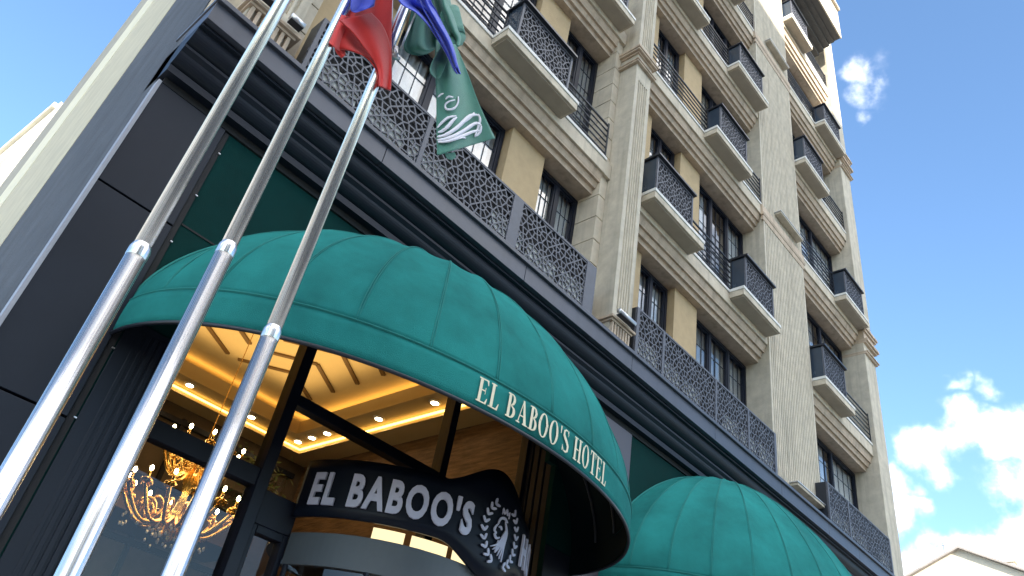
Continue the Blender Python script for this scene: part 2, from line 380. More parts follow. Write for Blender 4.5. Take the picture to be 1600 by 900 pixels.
def small_pilaster(x0, x1):
    b = MB(); y = -.27; yb = YW + .4
    b.box(x0 + .001, x1 - .001, y + .03, yb, 6.45, ZT)                       # core
    for (za, zb) in ((6.98, 11.40), (12.30, 17.25), (18.05, 23.0)):
        b.poly_z(fluted('', x0, x1, y, y + .032, 0, 0, 5, .036), za, zb)
    for (za, zb) in ((6.84, 6.98), (11.40, 12.30), (17.25, 18.05), (23.0, ZT)): b.box(x0, x1, y, y + .032, za, zb)
    o = b.build('pilaster', 'stone_grey', hotel, origin=((x0 + x1) / 2, y, 6.45))
    for zb in (11.72, 17.6):
        c = MB()
        for (dz0, dz1, e) in ((0, .035, .05), (.035, .06, .065), (.06, .075, .03), (.24, .27, .03), (.27, .31, .07), (.31, .36, .085), (.36, .375, .06)):
            c.box(x0 - e, x1 + e, y - e, .3, zb + dz0, zb + dz1)
        c.build('capital', 'moulding', o, bevel=.005)
    d = MB(); d.box(x0 - .05, x1 + .05, y - .05, .25, 6.80, 6.835); d.box(x0 - .02, x1 + .02, y - .02, .25, 6.77, 6.80)
    n = 7
    for i in range(n):
        xx = x0 + .03 + (x1 - x0 - .06) * i / (n - 1); d.box(xx - .016, xx + .016, y - .01, y + .03, 6.60, 6.768)
    d.build('pilaster_base', 'moulding', o, bevel=.003)
small_pilaster(.83, 1.25); small_pilaster(6.05, 6.45)
# broad fluted pier between bay two and three
b = MB(); b.box(10.921, 12.749, .012, YW + .4, 6.45, ZT)
pts = fluted('', 10.92, 12.75, -.03, .012, 0, 0, 24, .034, margin=.05, depth=.02)
b.poly_z(pts, 6.5, ZT)
b.build('fluted_pier', 'stone_grey', hotel)
for zt in (12.68, 18.50):
    b = MB(); b.prism_x([(.0, zt - .32), (-.06, zt - .32), (-.075, zt - .27), (-.05, zt - .24), (-.05, zt - .06), (-.03, zt - .03), (.0, zt - .03)], 10.86, 12.80)
    b.prism_x([(.0, zt - .44), (-.04, zt - .44), (-.055, zt - .33), (.0, zt - .33)], 10.88, 12.78)
    b.build('ledge', 'moulding', hotel, bevel=.004)
# right end pier
b = MB(); b.box(15.85, 16.50, -.10, 9, 6.45, ZT)
b.build('end_pier', 'stone_grey', hotel, bevel=.01)
for zb in (11.85, 18.0):
    b = MB()
    for (d0, d1, e) in ((0, .05, .05), (.05, .08, .08), (.30, .35, .06), (.35, .42, .10), (.42, .62, .03), (.62, .68, .07), (.68, .75, .10)):
        b.box(15.846, 16.5 + e, -.10 - e, 9.1, zb + d0, zb + d1)
    b.build('capital', 'moulding', hotel, bevel=.005)
# floor bands with stepped mouldings
def band(x0, x1, t):
    w = MB(); w.box(x0 - .0, x1, -.025, .30, t - .055, t); w.build('sill_cap', 'white_cap', hotel, bevel=.006, origin=((x0 + x1) / 2, 0, t))
    b = MB(); b.box(x0, x1, -.008, YW + .05, t - .30, t - .058)
    o = b.build('floor_band', 'stone_light', hotel, bevel=.004)
    m = MB()
    m.prism_x([(YW + .04, t - .302), (.030, t - .302), (.030, t - .325), (.036, t - .34), (.052, t - .40), (.060, t - .42), (.060, t - .445), (.098, t - .445), (.098, t - .46),
               (.112, t - .49), (.122, t - .525), (.122, t - .54), (.165, t - .54), (.178, t - .57), (.182, t - .62), (YW + .04, t - .62)], x0, x1)
    m.build('band_moulding', 'moulding', hotel)
for t in T[1:6]:
    for i, (x0, x1) in enumerate(BAYS):
        band(x0 + .001 if i != 0 else x0 + .001, x1 - .001, t)
    # the fascia runs on over the quoin strips
    for a, c in ((1.252, 1.42), (5.90, 6.048), (6.452, 6.72)):
        b = MB(); b.box(a, c, .0, .2, t - .30, t - .02); b.build('floor_band', 'stone_light', hotel, bevel=.004)

# ---- lattice: flower cells, real bars
def cell_edges(w, h, s=.35):
    pts = []
    rows = int(h / (s * .866)) + 4; cols = int(w / s) + 4
    for r in range(-2, rows):
        for c in range(-2, cols):
            cx = c * s + (s / 2 if r % 2 else 0); cy = r * s * .866
            for k in range(6):
                a = math.pi / 3 * k + .26; pts.append((cx + .050 * math.cos(a), cy + .050 * math.sin(a)))
            for k in range(12):
                a = math.pi / 6 * k; pts.append((cx + .124 * math.cos(a), cy + .124 * math.sin(a)))
            for k in range(2):
                a = math.pi / 2 + math.pi * k; pts.append((cx + (s / math.sqrt(3)) * math.cos(a), cy + (s / math.sqrt(3)) * math.sin(a)))
    pts = [(x + random.Random(i).uniform(-.002, .002), y + random.Random(i + 9999).uniform(-.002, .002)) for i, (x, y) in enumerate(pts) if -.35 < x < w + .35 and -.35 < y < h + .35]
    vs, es, fs, _, _, _ = geometry.delaunay_2d_cdt([Vector(p) for p in pts], [], [], 0, 1e-5)
    cen = []; em = {}
    for fi, f in enumerate(fs):
        a, b_, c = (vs[i] for i in f)
        d = 2 * (a.x * (b_.y - c.y) + b_.x * (c.y - a.y) + c.x * (a.y - b_.y))
        if abs(d) < 1e-9: cen.append(None)
        else:
            A, B, Cc = a.length_squared, b_.length_squared, c.length_squared
            cen.append(((A * (b_.y - c.y) + B * (c.y - a.y) + Cc * (a.y - b_.y)) / d, (A * (c.x - b_.x) + B * (a.x - c.x) + Cc * (b_.x - a.x)) / d))
        for q in range(3):
            em.setdefault(tuple(sorted((f[q], f[(q + 1) % 3]))), []).append(fi)
    out = []
    for fl in em.values():
        if len(fl) != 2: continue
        p, q = cen[fl[0]], cen[fl[1]]
        if not p or not q: continue
        # clip to the rectangle
        x0, y0, x1, y1 = p[0], p[1], q[0], q[1]; dx, dy = x1 - x0, y1 - y0; t0, t1 = 0, 1; ok = True
        for pp, qq in ((-dx, x0), (dx, w - x0), (-dy, y0), (dy, h - y0)):
            if abs(pp) < 1e-12:
                if qq < 0: ok = False
            else:
                r = qq / pp
                if pp < 0: t0 = max(t0, r)
                else: t1 = min(t1, r)
        if ok and t1 > t0 and math.hypot(dx, dy) * (t1 - t0) > .004: out.append((x0 + dx * t0, y0 + dy * t0, x0 + dx * t1, y0 + dy * t1))
    return out
def lattice_mesh(mb, w, h, ox, y, oz, th=.010, bw=.0165):
    for x0, z0, x1, z1 in cell_edges(w, h):
        d = Vector((x1 - x0, z1 - z0)); L = d.length; d /= L; nrm = Vector((-d.y, d.x)) * bw / 2; e = d * bw * .3
        a = Vector((x0, z0)) - e; c = Vector((x1, z1)) + e
        q = [a + nrm, a - nrm, c - nrm, c + nrm]; b = len(mb.v)
        yo = random.uniform(0, .0012)
        mb.v += [(ox + p.x, y + yo, oz + p.y) for p in q] + [(ox + p.x, y + th + yo, oz + p.y) for p in q]
        for f in ((0, 1, 2, 3), (7, 6, 5, 4), (0, 4, 5, 1), (2, 6, 7, 3), (1, 5, 6, 2), (3, 7, 4, 0)): mb.face([b + i for i in f])
# first floor lattice parapets standing on the cornice
def parapet(x0, x1, posts, pale=None, wide_end=None):
    z0, z1 = 6.52, 7.33; y = -.25
    f = MB()
    f.box(x0, x1, y, y + .03, z1 - .03, z1); f.box(x0, x1, y, y + .03, z0, z0 + .03)
    for px, pw in posts: f.box(px, px + pw, y - .003, y + .033, z0 + .03, z1 - .03)
    fr = f.build('lattice_parapet', 'lattice_metal', hotel, origin=(x0, y, z0), bevel=.002)
    l = MB(); lattice_mesh(l, x1 - x0, z1 - z0 - .04, x0, y + .008, z0 + .02)
    l.build('lattice', 'lattice_metal', fr)
    s = MB(); s.box(x0 - .0, x0 + .012, y + .034, -.035, z0, z1); s.build('side_panel', 'dark_metal', fr)
    s = MB(); s.box(x1 - .012, x1, y + .034, -.035, z0, z1)
    s.build('side_panel', 'dark_metal', fr)
    k_ = MB(); k_.box(x0 + .02, x1 - .02, y + .036, y + .046, z0 + .01, z1 - .01)
    k_.build('backing_panel', 'black_gap', fr)
    n_ = max(3, int((x1 - x0) / .55)); w_ = (x1 - x0 - .1) / n_
    for q in range(n_):
        if q % 4 == 3: continue
        k_ = MB(); k_.box(x0 + .05 + q * w_ + .03, x0 + .05 + (q + 1) * w_ - .05, y + .026, y + .034, z0 + .02, 6.93 - .02 * (q % 3)); k_.build('pale_strip', 'pale_strip', fr)
    return fr
parapet(1.42, 5.69, [(1.42, .04), (2.80, .05), (4.13, .16), (5.50, .19)])
parapet(6.60, 10.54, [(6.60, .06), (7.22, .05), (8.62, .05), (9.60, .05), (10.47, .07)])
parapet(12.50, 15.40, [(12.50, .04), (13.36, .05), (15.34, .06)])
# ---- balconies
SLAB_BOX = {}
def balcony(x0, x1, t, lat):
    b = MB(); b.box(x0, x1, -.29, -.026, t - .055, t + .004)
    b.cur = 1; b.box(x0 + .012, x1 - .012, -.278, -.0085, t - .17, t - .056)
    b.cur = 2; b.box(x0 + .05, x1 - .05, -.245, -.009, t - .186, t - .1705)
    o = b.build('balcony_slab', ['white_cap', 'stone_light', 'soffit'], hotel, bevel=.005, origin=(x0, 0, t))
    a, c = lat; h = .70; zb = t + .01
    key = round(c - a, 2)
    f = MB()
    f.box(a, c, -.262, -.235, zb, zb + .03); f.box(a, c, -.262, -.235, zb + h - .03, zb + h)
    f.box(a, a + .035, -.264, -.234, zb + .03, zb + h - .03); f.box(c - .035, c, -.264, -.234, zb + .03, zb + h - .03)
    f.cur = 1
    f.box(a + .012, c - .012, -.205, -.03, zb + .02, zb + h - .06)
    f.cur = 3
    f.box(a + .002, a + .010, -.233, .02, zb, zb + h - .01); f.box(c - .010, c - .002, -.233, .02, zb, zb + h - .01)
    f.cur = 2; f.box(a - .03, c + .03, -.315, .05, zb + h + .001, zb + h + .04); f.cur = 1
    fr = f.build('planter_screen', ['lattice_metal', 'black_gap', 'dark_metal', 'screen_side'], hotel, bevel=.002, origin=(a, -.26, zb))
    if key not in SLAB_BOX:
        l = MB(); lattice_mesh(l, c - a, h, 0, 0, 0, bw=.016); lo = l.build('lattice', 'lattice_metal'); SLAB_BOX[key] = lo.data
        lo.parent = fr; lo.location = (0, .008, 0)
    else:
        lo = bpy.data.objects.new('lattice', SLAB_BOX[key]); COL.objects.link(lo); lo.parent = fr; lo.location = (0, .008, 0)
def railing(x0, x1, t, posts=()):
    m = MB(); y = .02; h = .68
    for k in range(6):
        z = t + .10 + k * (h - .10) / 5; r = .0125 if k < 5 else .018
        m.tube([(x0, y, z), (x1, y, z)], r, 6)
    for px in [x0 + .012, x1 - .012] + list(posts):
        m.box(px - .014, px + .014, y - .028, y - .014, t, t + h + .03)
    m.build('railing', 'dark_metal', hotel, origin=(x0, y, t))
LAY = {1: {0: [((3.42, 4.87), 0)], 1: [((6.76, 8.20), 0), ((9.50, 10.88), 1)], 2: [((12.78, 14.22), 0)]},
       2: {0: [((1.46, 2.85), 0), ((4.50, 5.88), 1)], 1: [((8.58, 9.98), 1)], 2: [((14.48, 15.84), 1)]},
       3: {0: [((3.42, 4.87), 0)], 1: [((6.76, 8.29), 0), ((9.50, 10.88), 1)], 2: [((12.78, 14.18), 0)]},
       4: {0: [((1.46, 2.85), 0), ((4.50, 5.88), 1)], 1: [((8.55, 9.93), 1)], 2: [((14.42, 15.84), 1)]},
       5: {0: [((3.42, 4.87), 0)], 1: [((6.76, 8.29), 0), ((9.50, 10.88), 1)], 2: [((12.78, 14.14), 0)]}}
for fl, bb in LAY.items():
    t = T[fl]
    for bi, sl_ in bb.items():
        x0, x1 = BAYS[bi]; cur = x0 + .02
        for (a, c), _ in sl_:
            la, lc = a + .17, a + .17 + 1.05
            if a < x0 + .1: la, lc = a + .05, a + .05 + 1.05
            if c > x1 - .1: la, lc = a + .12, a + .12 + 1.05
            balcony(a, c, t, (la, lc))
            if la - cur > .2: railing(cur, la - .01, t)
            cur = lc + .01
        if x1 - cur > .25: railing(cur, x1 - .02, t)

# projecting attic with stepped underside
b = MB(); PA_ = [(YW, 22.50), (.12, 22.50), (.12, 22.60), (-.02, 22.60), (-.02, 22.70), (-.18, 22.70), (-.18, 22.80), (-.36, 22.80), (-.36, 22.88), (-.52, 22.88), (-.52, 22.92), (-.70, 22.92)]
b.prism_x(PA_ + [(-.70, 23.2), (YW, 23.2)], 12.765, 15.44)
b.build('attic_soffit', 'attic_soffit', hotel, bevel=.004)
b = MB(); b.prism_x([(-.701, 22.90), (-.74, 22.90), (-.74, 24.3), (-.82, 24.3), (-.82, 24.42), (YW, 24.42), (YW, 23.21), (-.701, 23.21)], 12.76, 15.45)
b.build('attic_fascia', 'stone_light', hotel, bevel=.004)
slab_wall('roof', 'stone_light', .6, 16.4, .2, 14, 25.2, 25.6)

# linear wall luminaires on the broad pier
def shelf_light(z, label):
    o = thing('wall_luminaire', label, 'wall light', (12.0, -.03, z), 'long wall lights on the broad fluted pier')
    m = MB(); m.box(11.46, 12.52, -.17, -.032, z, z + .045); m.build('housing', 'stone_grey', o, bevel=.006)
    m = MB(); m.box(11.44, 12.54, -.185, -.031, z + .0455, z + .065); m.build('cover', 'steel_lamp', o, bevel=.004)
shelf_light(6.86, 'long thin wall light on the broad fluted pier just above the dark cornice')
shelf_light(12.80, 'long thin wall light on the broad fluted pier at the third storey')
shelf_light(18.66, 'long thin wall light high on the broad fluted pier below the sunlit part')
def floodlight(x, z, label, L=.17):
    o = thing('floodlight', label, 'floodlight', (x, -.38, z), 'silver floodlights on the pilaster ledges')
    m = MB(); m.smooth = True; m.tube([(x - L, -.37, z + .045), (x + L, -.37, z + .045)], .034, 16); m.build('barrel', 'steel_lamp', o)
    m = MB(); m.box(x - L * .9, x + L * .9, -.40, -.325, z - .004, z + .014)
    m.build('bracket', 'dark_metal', o, bevel=.002)
floodlight(.94, 6.845, 'silver floodlight on the left pilaster ledge behind the nearest pole', .09)
floodlight(1.19, 6.845, 'silver floodlight on the left pilaster ledge right of the nearest pole', .07)
floodlight(6.22, 6.838, 'silver tube floodlight at the foot of the slim fluted pilaster between the balconies', .17)
m = MB()
floodlight(16.55, 6.75, 'small silver floodlight at the foot of the far right corner pier', .10)

# ------------------------------------------------------------------ dark cornice and ground floor front
XE0, XE1 = .594, 16.75
b = MB()
b.prism_x([(.30, 6.50), (-.385, 6.50), (-.40, 6.485), (-.40, 6.44), (.30, 6.44)], XE0 - .01, XE1 + .02)
b.build('cornice_cap', 'cornice_metal', hotel, bevel=.004)
b = MB(); x = XE0
JO = [XE0, 2.4, 4.4, 6.41, 8.41, 10.4, 12.1, 13.35, 15.1, XE1]
for i in range(len(JO) - 1): b.box(JO[i] + .003, JO[i + 1] - .003, -.365, .3, 6.235, 6.439)
b.build('cornice_fascia', 'cornice_metal', hotel, bevel=.003)
def arc(c, r0, r1, a0, a1, n=6):
    return [(c[0] + r0 * math.cos(R(a0 + (a1 - a0) * i / n)), c[1] + r1 * math.sin(R(a0 + (a1 - a0) * i / n))) for i in range(n + 1)]
b = MB()
b.prism_x([(.30, 6.234), (-.29, 6.234), (-.31, 6.215), (-.31, 6.195), (-.27, 6.19)] + arc((-.27, 6.05), -.0, .0, 0, 0, 1)[:0]
          + arc((-.14, 6.17), -.13, -.13, 10, 80, 7) + [(-.20, 6.035), (-.20, 6.01)] + arc((-.045, 6.0), -.125, -.125, 10, 80, 7) + [(-.10, 5.865), (-.10, 5.80), (.30, 5.80)], XE0 + .002, XE1)
b.build('cornice_moulding', 'panel_dark', hotel)
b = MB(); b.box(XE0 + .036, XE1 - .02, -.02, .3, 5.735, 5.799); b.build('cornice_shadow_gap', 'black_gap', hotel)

# awning geometry shared by canopy and wall opening
class Dome:
    def __init__(s, cx, a, b, h, zb, n, ribs, phis=None):
        s.cx, s.a, s.b, s.h, s.zb, s.n = cx, a, b, h, zb, n
        s.ribs = ribs
    def rim(s, t):                   # t 0..pi along the rim, facets between ribs slightly flattened
        seg = math.pi / s.ribs; i = min(s.ribs - 1, int(t / seg)); u = (t - i * seg) / seg
        p0 = (math.cos(i * seg), math.sin(i * seg)); p1 = (math.cos((i + 1) * seg), math.sin((i + 1) * seg))
        ch = (p0[0] * (1 - u) + p1[0] * u, p0[1] * (1 - u) + p1[1] * u); ci = (math.cos(t), math.sin(t))
        return ci, ch
    def pt(s, t, v, off=0):          # v 0 rim .. 1 apex
        ci, ch = s.rim(t); k = .95 * (1 - v * .2) * min(1, v * 4)
        x = ci[0] * (1 - k) + ch[0] * k; y = ci[1] * (1 - k) + ch[1] * k
        ph = v * math.pi / 2
        cr = math.cos(ph) ** (2 / s.n) if v < 1 else 0; sr = math.sin(ph) ** (2 / s.n)
        return Vector((s.cx - (s.a + off) * x * cr, -(s.b + off) * y * cr - .004, s.zb + (s.h + off) * sr))
def awning(name, d, zr, label, wall_z):
    o = thing('awning', label, 'awning', (d.cx, 0, zr), 'green dome awnings over the entrances')
    m = MB(); m.smooth = True
    nt_ = d.ribs * 8
    from mathutils import noise as mn
    def skin(u, v):
        f = u * d.ribs; loc_ = f - int(f); sag = -.018 * math.sin(math.pi * loc_) * math.sin(math.pi * min(1, v * 1.15))
        q = d.pt(u * math.pi, v)
        wr = .006 * mn.noise(Vector((q.x * 2.2, q.y * 2.2, q.z * 5))) + .0035 * mn.noise(Vector((u * 160, v * 3, 1.7))) * (1 - v)
        return d.pt(u * math.pi, v, sag + wr)
    m.grid(skin, nt_, 40)
    m.build('canopy', 'canvas_green', o, solid=.006, weld=True)
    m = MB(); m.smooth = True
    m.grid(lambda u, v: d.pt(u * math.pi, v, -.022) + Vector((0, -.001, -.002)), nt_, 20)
    m.build('shade_sheet', 'shade_black', o)  # black sheet added as painted shade inside the canopy
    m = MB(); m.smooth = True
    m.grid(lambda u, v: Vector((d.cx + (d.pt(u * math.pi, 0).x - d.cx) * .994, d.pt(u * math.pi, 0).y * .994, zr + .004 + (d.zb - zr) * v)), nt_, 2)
    m.build('valance_shade_sheet', 'shade_black', o)  # the same painted shade behind the valance
    m = MB(); m.smooth = True
    def val(u, v):
        p = d.pt(u * math.pi, 0); f = .012 * math.sin(v * math.pi)
        return Vector((d.cx + (p.x - d.cx) * (1 + .0035 + f * .2), p.y * (1.0035 + f * .2), zr + (d.zb - zr) * v))
    m.grid(val, nt_, 4)
    m.build('valance', 'canvas_green', o, solid=.004, weld=True)
    m = MB(); m.smooth = True
    for i in range(0, d.ribs + 1):   # stitched seams, double
        t = i * math.pi / d.ribs
        if i in (0, d.ribs): continue
        for dt in (-.0035, .0035):
            m.tube([d.pt(t + dt, v / 24 * .97, .006) for v in range(25)], .0032, 5)
    m.tube([val(u / 96, 1) + Vector((0, -.006, .0)) for u in range(97)], .007, 5)
    m.tube([val(u / 96, .965) + Vector((0, -.004, .0)) for u in range(97)], .003, 4)
    m.build('seam', 'canvas_seam', o)
    m = MB(); m.smooth = True
    m.tube([val(u / 96, 0) for u in range(97)], .014, 6)
    for i in range(1, d.ribs):
        t = i * math.pi / d.ribs
        m.tube([d.pt(t, v / 16 * .97, -.045) for v in range(17)], .012, 6)
    m.build('frame', 'dark_metal', o)
    m = MB(); m.smooth = True
    m.tube([d.pt(.0, v / 30, .004) + Vector((0, -.012, 0)) for v in range(31)], .012, 6)
    m.tube([d.pt(math.pi, v / 30, .004) + Vector((0, -.012, 0)) for v in range(31)], .012, 6)
    m.build('edge_trim', 'canvas_seam', o)
    return o, val
D1 = Dome(3.66, 2.47, 1.68, 1.74, 4.045, 1.70, 14)
ZR = 3.785
aw1, val1 = awning('awning', D1, ZR, 'green dome awning with cream hotel lettering over the lit entrance', 0)
D2 = Dome(9.45, 2.87, 1.75, 2.02, 4.00, 1.60, 15)
aw2, val2 = awning('awning', D2, 3.73, 'plain green dome awning farther right along the dark facade', 0)

# ---- ground floor wall panels with arched openings
def dome_z(d, x, shrink):
    r = abs((x - d.cx) / (d.a * shrink))
    if r >= 1: return d.zb
    ph = math.acos(min(1, r ** (d.n / 2))); return d.zb + d.h * shrink * math.sin(ph) ** (2 / d.n)
def arch_wall(name, m, d, x0, x1, ox0, ox1, ztop, y0, y1):
    b = MB(); N_ = 36
    b.box(x0, ox0, y0, y1, PZ, ztop); b.box(ox1, x1, y0, y1, PZ, ztop)
    for i in range(N_):
        a = ox0 + (ox1 - ox0) * i / N_; c = ox0 + (ox1 - ox0) * (i + 1) / N_
        za, zc = dome_z(d, a, .955), dome_z(d, c, .955)
        b.prism_x([(0, 0)] * 0 or [(y0, (za + zc) / 2), (y0, ztop), (y1, ztop), (y1, (za + zc) / 2)], a, c)
    return b.build(name, m, hotel)
arch_wall('green_panel', 'panel_green', D1, 1.24, 6.13, 1.60, 5.70, 5.73, 0.0, .06)
arch_wall('green_panel', 'panel_green', D2, 7.0, 12.2, 7.4, 11.5, 5.73, 0.0, .06)
b = MB(); b.box(1.245, 3.0, -.006, 0, 4.775, 4.79); b.box(6.13 + .9, 7.6, -.006, 0, 4.80, 4.815); b.build('panel_seam', 'black_gap', hotel)
# black batten along the green panel with small hooks
b = MB(); b.box(1.195, 1.238, -.012, .05, PZ, 5.72); b.build('batten', 'black_gap', hotel)
b = MB()
for z in (5.5, 5.05, 4.6, 4.15, 3.7, 3.2): b.box(1.228, 1.246, -.022, -.012, z, z + .008)
b.build('hook', 'steel_lamp', hotel)
# dark cladding panels left
zs = [PZ, 1.6, 3.18, 4.71, 5.73]
for i in range(4):
    b = MB(); b.box(.625, 1.19, -.03, .05, zs[i] + .008, zs[i + 1] - .008); b.build('cladding_panel', 'panel_dark', hotel, bevel=.003, origin=(.9, 0, zs[i]))
slab_wall('cladding_backing', 'black_gap', .61, 1.194, .051, .4, PZ, 5.73, 0)
# aluminium corner strip
b = MB(); b.box(.597, .625, -.034, .055, PZ, 5.735); b.build('corner_strip', 'strip_grey', hotel, bevel=.002)
# mauve panel between awnings, panels right of the second
for a, c in ((6.135, 6.99), (12.21, 13.6), (13.62, 15.1), (15.12, 16.7)):
    for i in range(4):
        b = MB(); b.box(a, c, -.03, .3, zs[i] + .006, zs[i + 1] - .006); b.build('cladding_panel', 'panel_mauve', hotel, bevel=.003, origin=(a, 0, zs[i]))
slab_wall('back_wall', 'room_dark', 7.4, 11.5, .45, .5, PZ, 5.9, 0)
# stepped portal jambs
for s, xa in ((1, 1.60), (-1, 5.70)):
    b = MB()
    for i in range(4):
        x0 = xa + s * (.0 + i * .014) ; x1 = xa - s * .1
        b.box(min(x0, x1), max(x0, x1), .061 + i * .085, .061 + (i + 1) * .085 - .008, PZ, 5.7)
    b.build('portal_jamb', 'panel_dark', hotel, bevel=.006)
b = MB()
for i in range(5):
    b.box(1.34 + i * .05, 1.34 + i * .05 + .035, -.012 - .003 * i, .0, PZ, 3.9)
b.build('jamb_flutes', 'panel_dark', hotel, bevel=.006)
slab_wall('jamb_cladding', 'panel_dark', 1.25, 1.60, -.009, -.001, PZ, 3.95)
slab_wall('jamb_cladding', 'panel_dark', 5.70, 6.10, -.009, -.001, PZ, 3.95)

# ---- glazed entrance front
YG = .42
b = MB()
def fr(x0, x1, z0, z1, y0=YG - .05, y1=YG + .06): b.box(x0, x1, y0, y1, z0, z1)
fr(1.60, 1.66, PZ, 5.72); fr(5.62, 5.70, PZ, 5.72)
fr(2.705, 2.805, PZ, 5.72, YG - .08, YG + .08); fr(4.46, 4.545, PZ, 5.72, YG - .07, YG + .08)
fr(1.66, 2.705, 3.41, 3.55, YG - .06); fr(2.805, 4.46, 4.15, 4.245, YG - .06); fr(4.545, 5.62, 4.15, 4.245, YG - .04)
fr(2.805, 3.14, 3.16, 3.42, YG - .055); fr(3.09, 3.14, PZ, 3.16)
fr(2.805, 2.85, PZ, 3.16); fr(2.85, 3.09, 3.10, 3.16)
b.build('entrance_frame', 'window_frame', hotel, bevel=.006)
b = MB(); b.box(1.66, 5.62, YG + .0, YG + .006, PZ, 5.72); b.build('entrance_glass', 'glass_lobby', hotel)
# ---- revolving door drum
DC = Vector((4.25, .50)); DR = 1.12
def cyl(th, r, z): return Vector((DC.x + r * math.sin(R(th)), DC.y - r * math.cos(R(th)), z))
door = thing('revolving_door', 'dark revolving entrance door with curved glass and grey header band', 'revolving door', (DC.x, DC.y, PZ))
m = MB(); m.smooth = False
m.grid(lambda u, v: cyl(-82 + 172 * u, DR, 2.95 + .24 * v), 60, 1); m.build('header', 'grey_band', door, solid=.03)
m = MB(); m.grid(lambda u, v: cyl(-82 + 172 * u, DR - .02, PZ + 2.82 * v), 60, 1); m.build('curved_glass', 'glass_lobby', door, solid=.008)
m = MB()
for th in (-80, -45, -15, 15, 45, 80): m.tube([cyl(th, DR, PZ), cyl(th, DR, 2.95)], .022, 6)
m.build('stile', 'window_frame', door)
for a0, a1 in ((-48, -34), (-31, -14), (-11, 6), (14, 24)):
    m = MB(); m.grid(lambda u, v: cyl(a0 + (a1 - a0) * u, DR - .10, 3.225 + .085 * v), 6, 1); m.build('added_gap_glow', 'gap_glow', door, solid=.01)  # glowing strips added to brighten the gap under the sign, no real lamps
m = MB(); m.grid(lambda u, v: Vector((DC.x, DC.y, 3.21)) + Vector((math.sin(2 * math.pi * u) * v * 1.05, -math.cos(2 * math.pi * u) * v * 1.05, 0)), 40, 1); m.build('top', 'grey_band', door, solid=.02)
m = MB()
for a in (20, 110, 200, 290): m.box(0, 0, 0, 0, 0, 0) if False else m.quad(Vector((DC.x, DC.y, PZ)), Vector((DC.x + .95 * math.cos(R(a)), DC.y + .95 * math.sin(R(a)), PZ)), Vector((DC.x + .95 * math.cos(R(a)), DC.y + .95 * math.sin(R(a)), 2.9)), Vector((DC.x, DC.y, 2.9)))
m.build('leaf', 'glass_lobby', door, solid=.01)

# ---- entrance sign: curved board with a hump, silver letters, lion emblem
sign = thing('entrance_sign', 'curved navy sign board with silver hotel name and lion emblem above the revolving door', 'sign', (DC.x, DC.y - DR, 3.3))
SR = DR + .05
SZ0, SZ1 = 3.30, 3.765
HC, HW, HH = 1.0, 16.0, .25
def sign_top(th):
    d = abs(th - HC) / HW
    e = 0 if d > 1.6 else (math.cos(min(1, d / 1.6) * math.pi) + 1) / 2
    return SZ1 + HH * (e ** .8)
def sign_bot(th):
    d = abs(th - HC) / HW
    e = 0 if d > 1.5 else (math.cos(min(1, d / 1.5) * math.pi) + 1) / 2
    return SZ0 - .17 * e
m = MB(); m.smooth = True
m.grid(lambda u, v: cyl(-82 + 164 * u, SR, sign_bot(-82 + 164 * u) * (1 - v) + sign_top(-82 + 164 * u) * v), 110, 6)
m.build('board', 'sign_navy', sign, solid=.03, soff=0)

def text_mesh(txt, size, xs=1, off=0, space=1):
    cu = bpy.data.curves.new('t', 'FONT'); cu.body = txt; cu.size = size; cu.offset = off; cu.space_character = space; cu.resolution_u = 4
    ob = bpy.data.objects.new('t', cu); COL.objects.link(ob)
    dg = bpy.context.evaluated_depsgraph_get(); dg.update()
    me = bpy.data.meshes.new_from_object(ob.evaluated_get(dg))
    v = [(p.co.x * xs, p.co.y) for p in me.vertices]; f = [tuple(p.vertices) for p in me.polygons]
    bpy.data.objects.remove(ob); bpy.data.curves.remove(cu); bpy.data.meshes.remove(me)
    return v, f
def densify(v, f, mx):
    bm = bmesh.new(); vs = [bm.verts.new((x, y, 0)) for x, y in v]
    for q in f:
        try: bm.faces.new([vs[i] for i in q])
        except ValueError: pass
    bmesh.ops.triangulate(bm, faces=bm.faces)
    for _ in range(4):
        es = [e for e in bm.edges if abs(e.verts[0].co.x - e.verts[1].co.x) > mx]
        if not es: break
        bmesh.ops.subdivide_edges(bm, edges=es, cuts=1); bmesh.ops.triangulate(bm, faces=[q for q in bm.faces if len(q.verts) > 3])
    bm.verts.index_update()
    return [(q.co.x, q.co.y) for q in bm.verts], [tuple(q.index for q in fa.verts) for fa in bm.faces]
def sign_text(txt, th0, z, size, xs, off, space, name='lettering'):
    v, f = densify(*text_mesh(txt, size, xs, off, space), .03)
    m = MB()
    k = 180 / math.pi / SR
    m.v = [tuple(cyl(th0 + x * k, SR + .035, z + y)) for x, y in v]
    for q in f: m.face(q)
    return m.build(name, 'letter_silver', sign, solid=.018), max(x for x, y in v) * k
sign_text("EL BABOO'S", -75, 3.395, .345, .60, .013, 1.22)
sign_text("HOTEL", 22, 3.395, .345, .60, .013, 1.22)
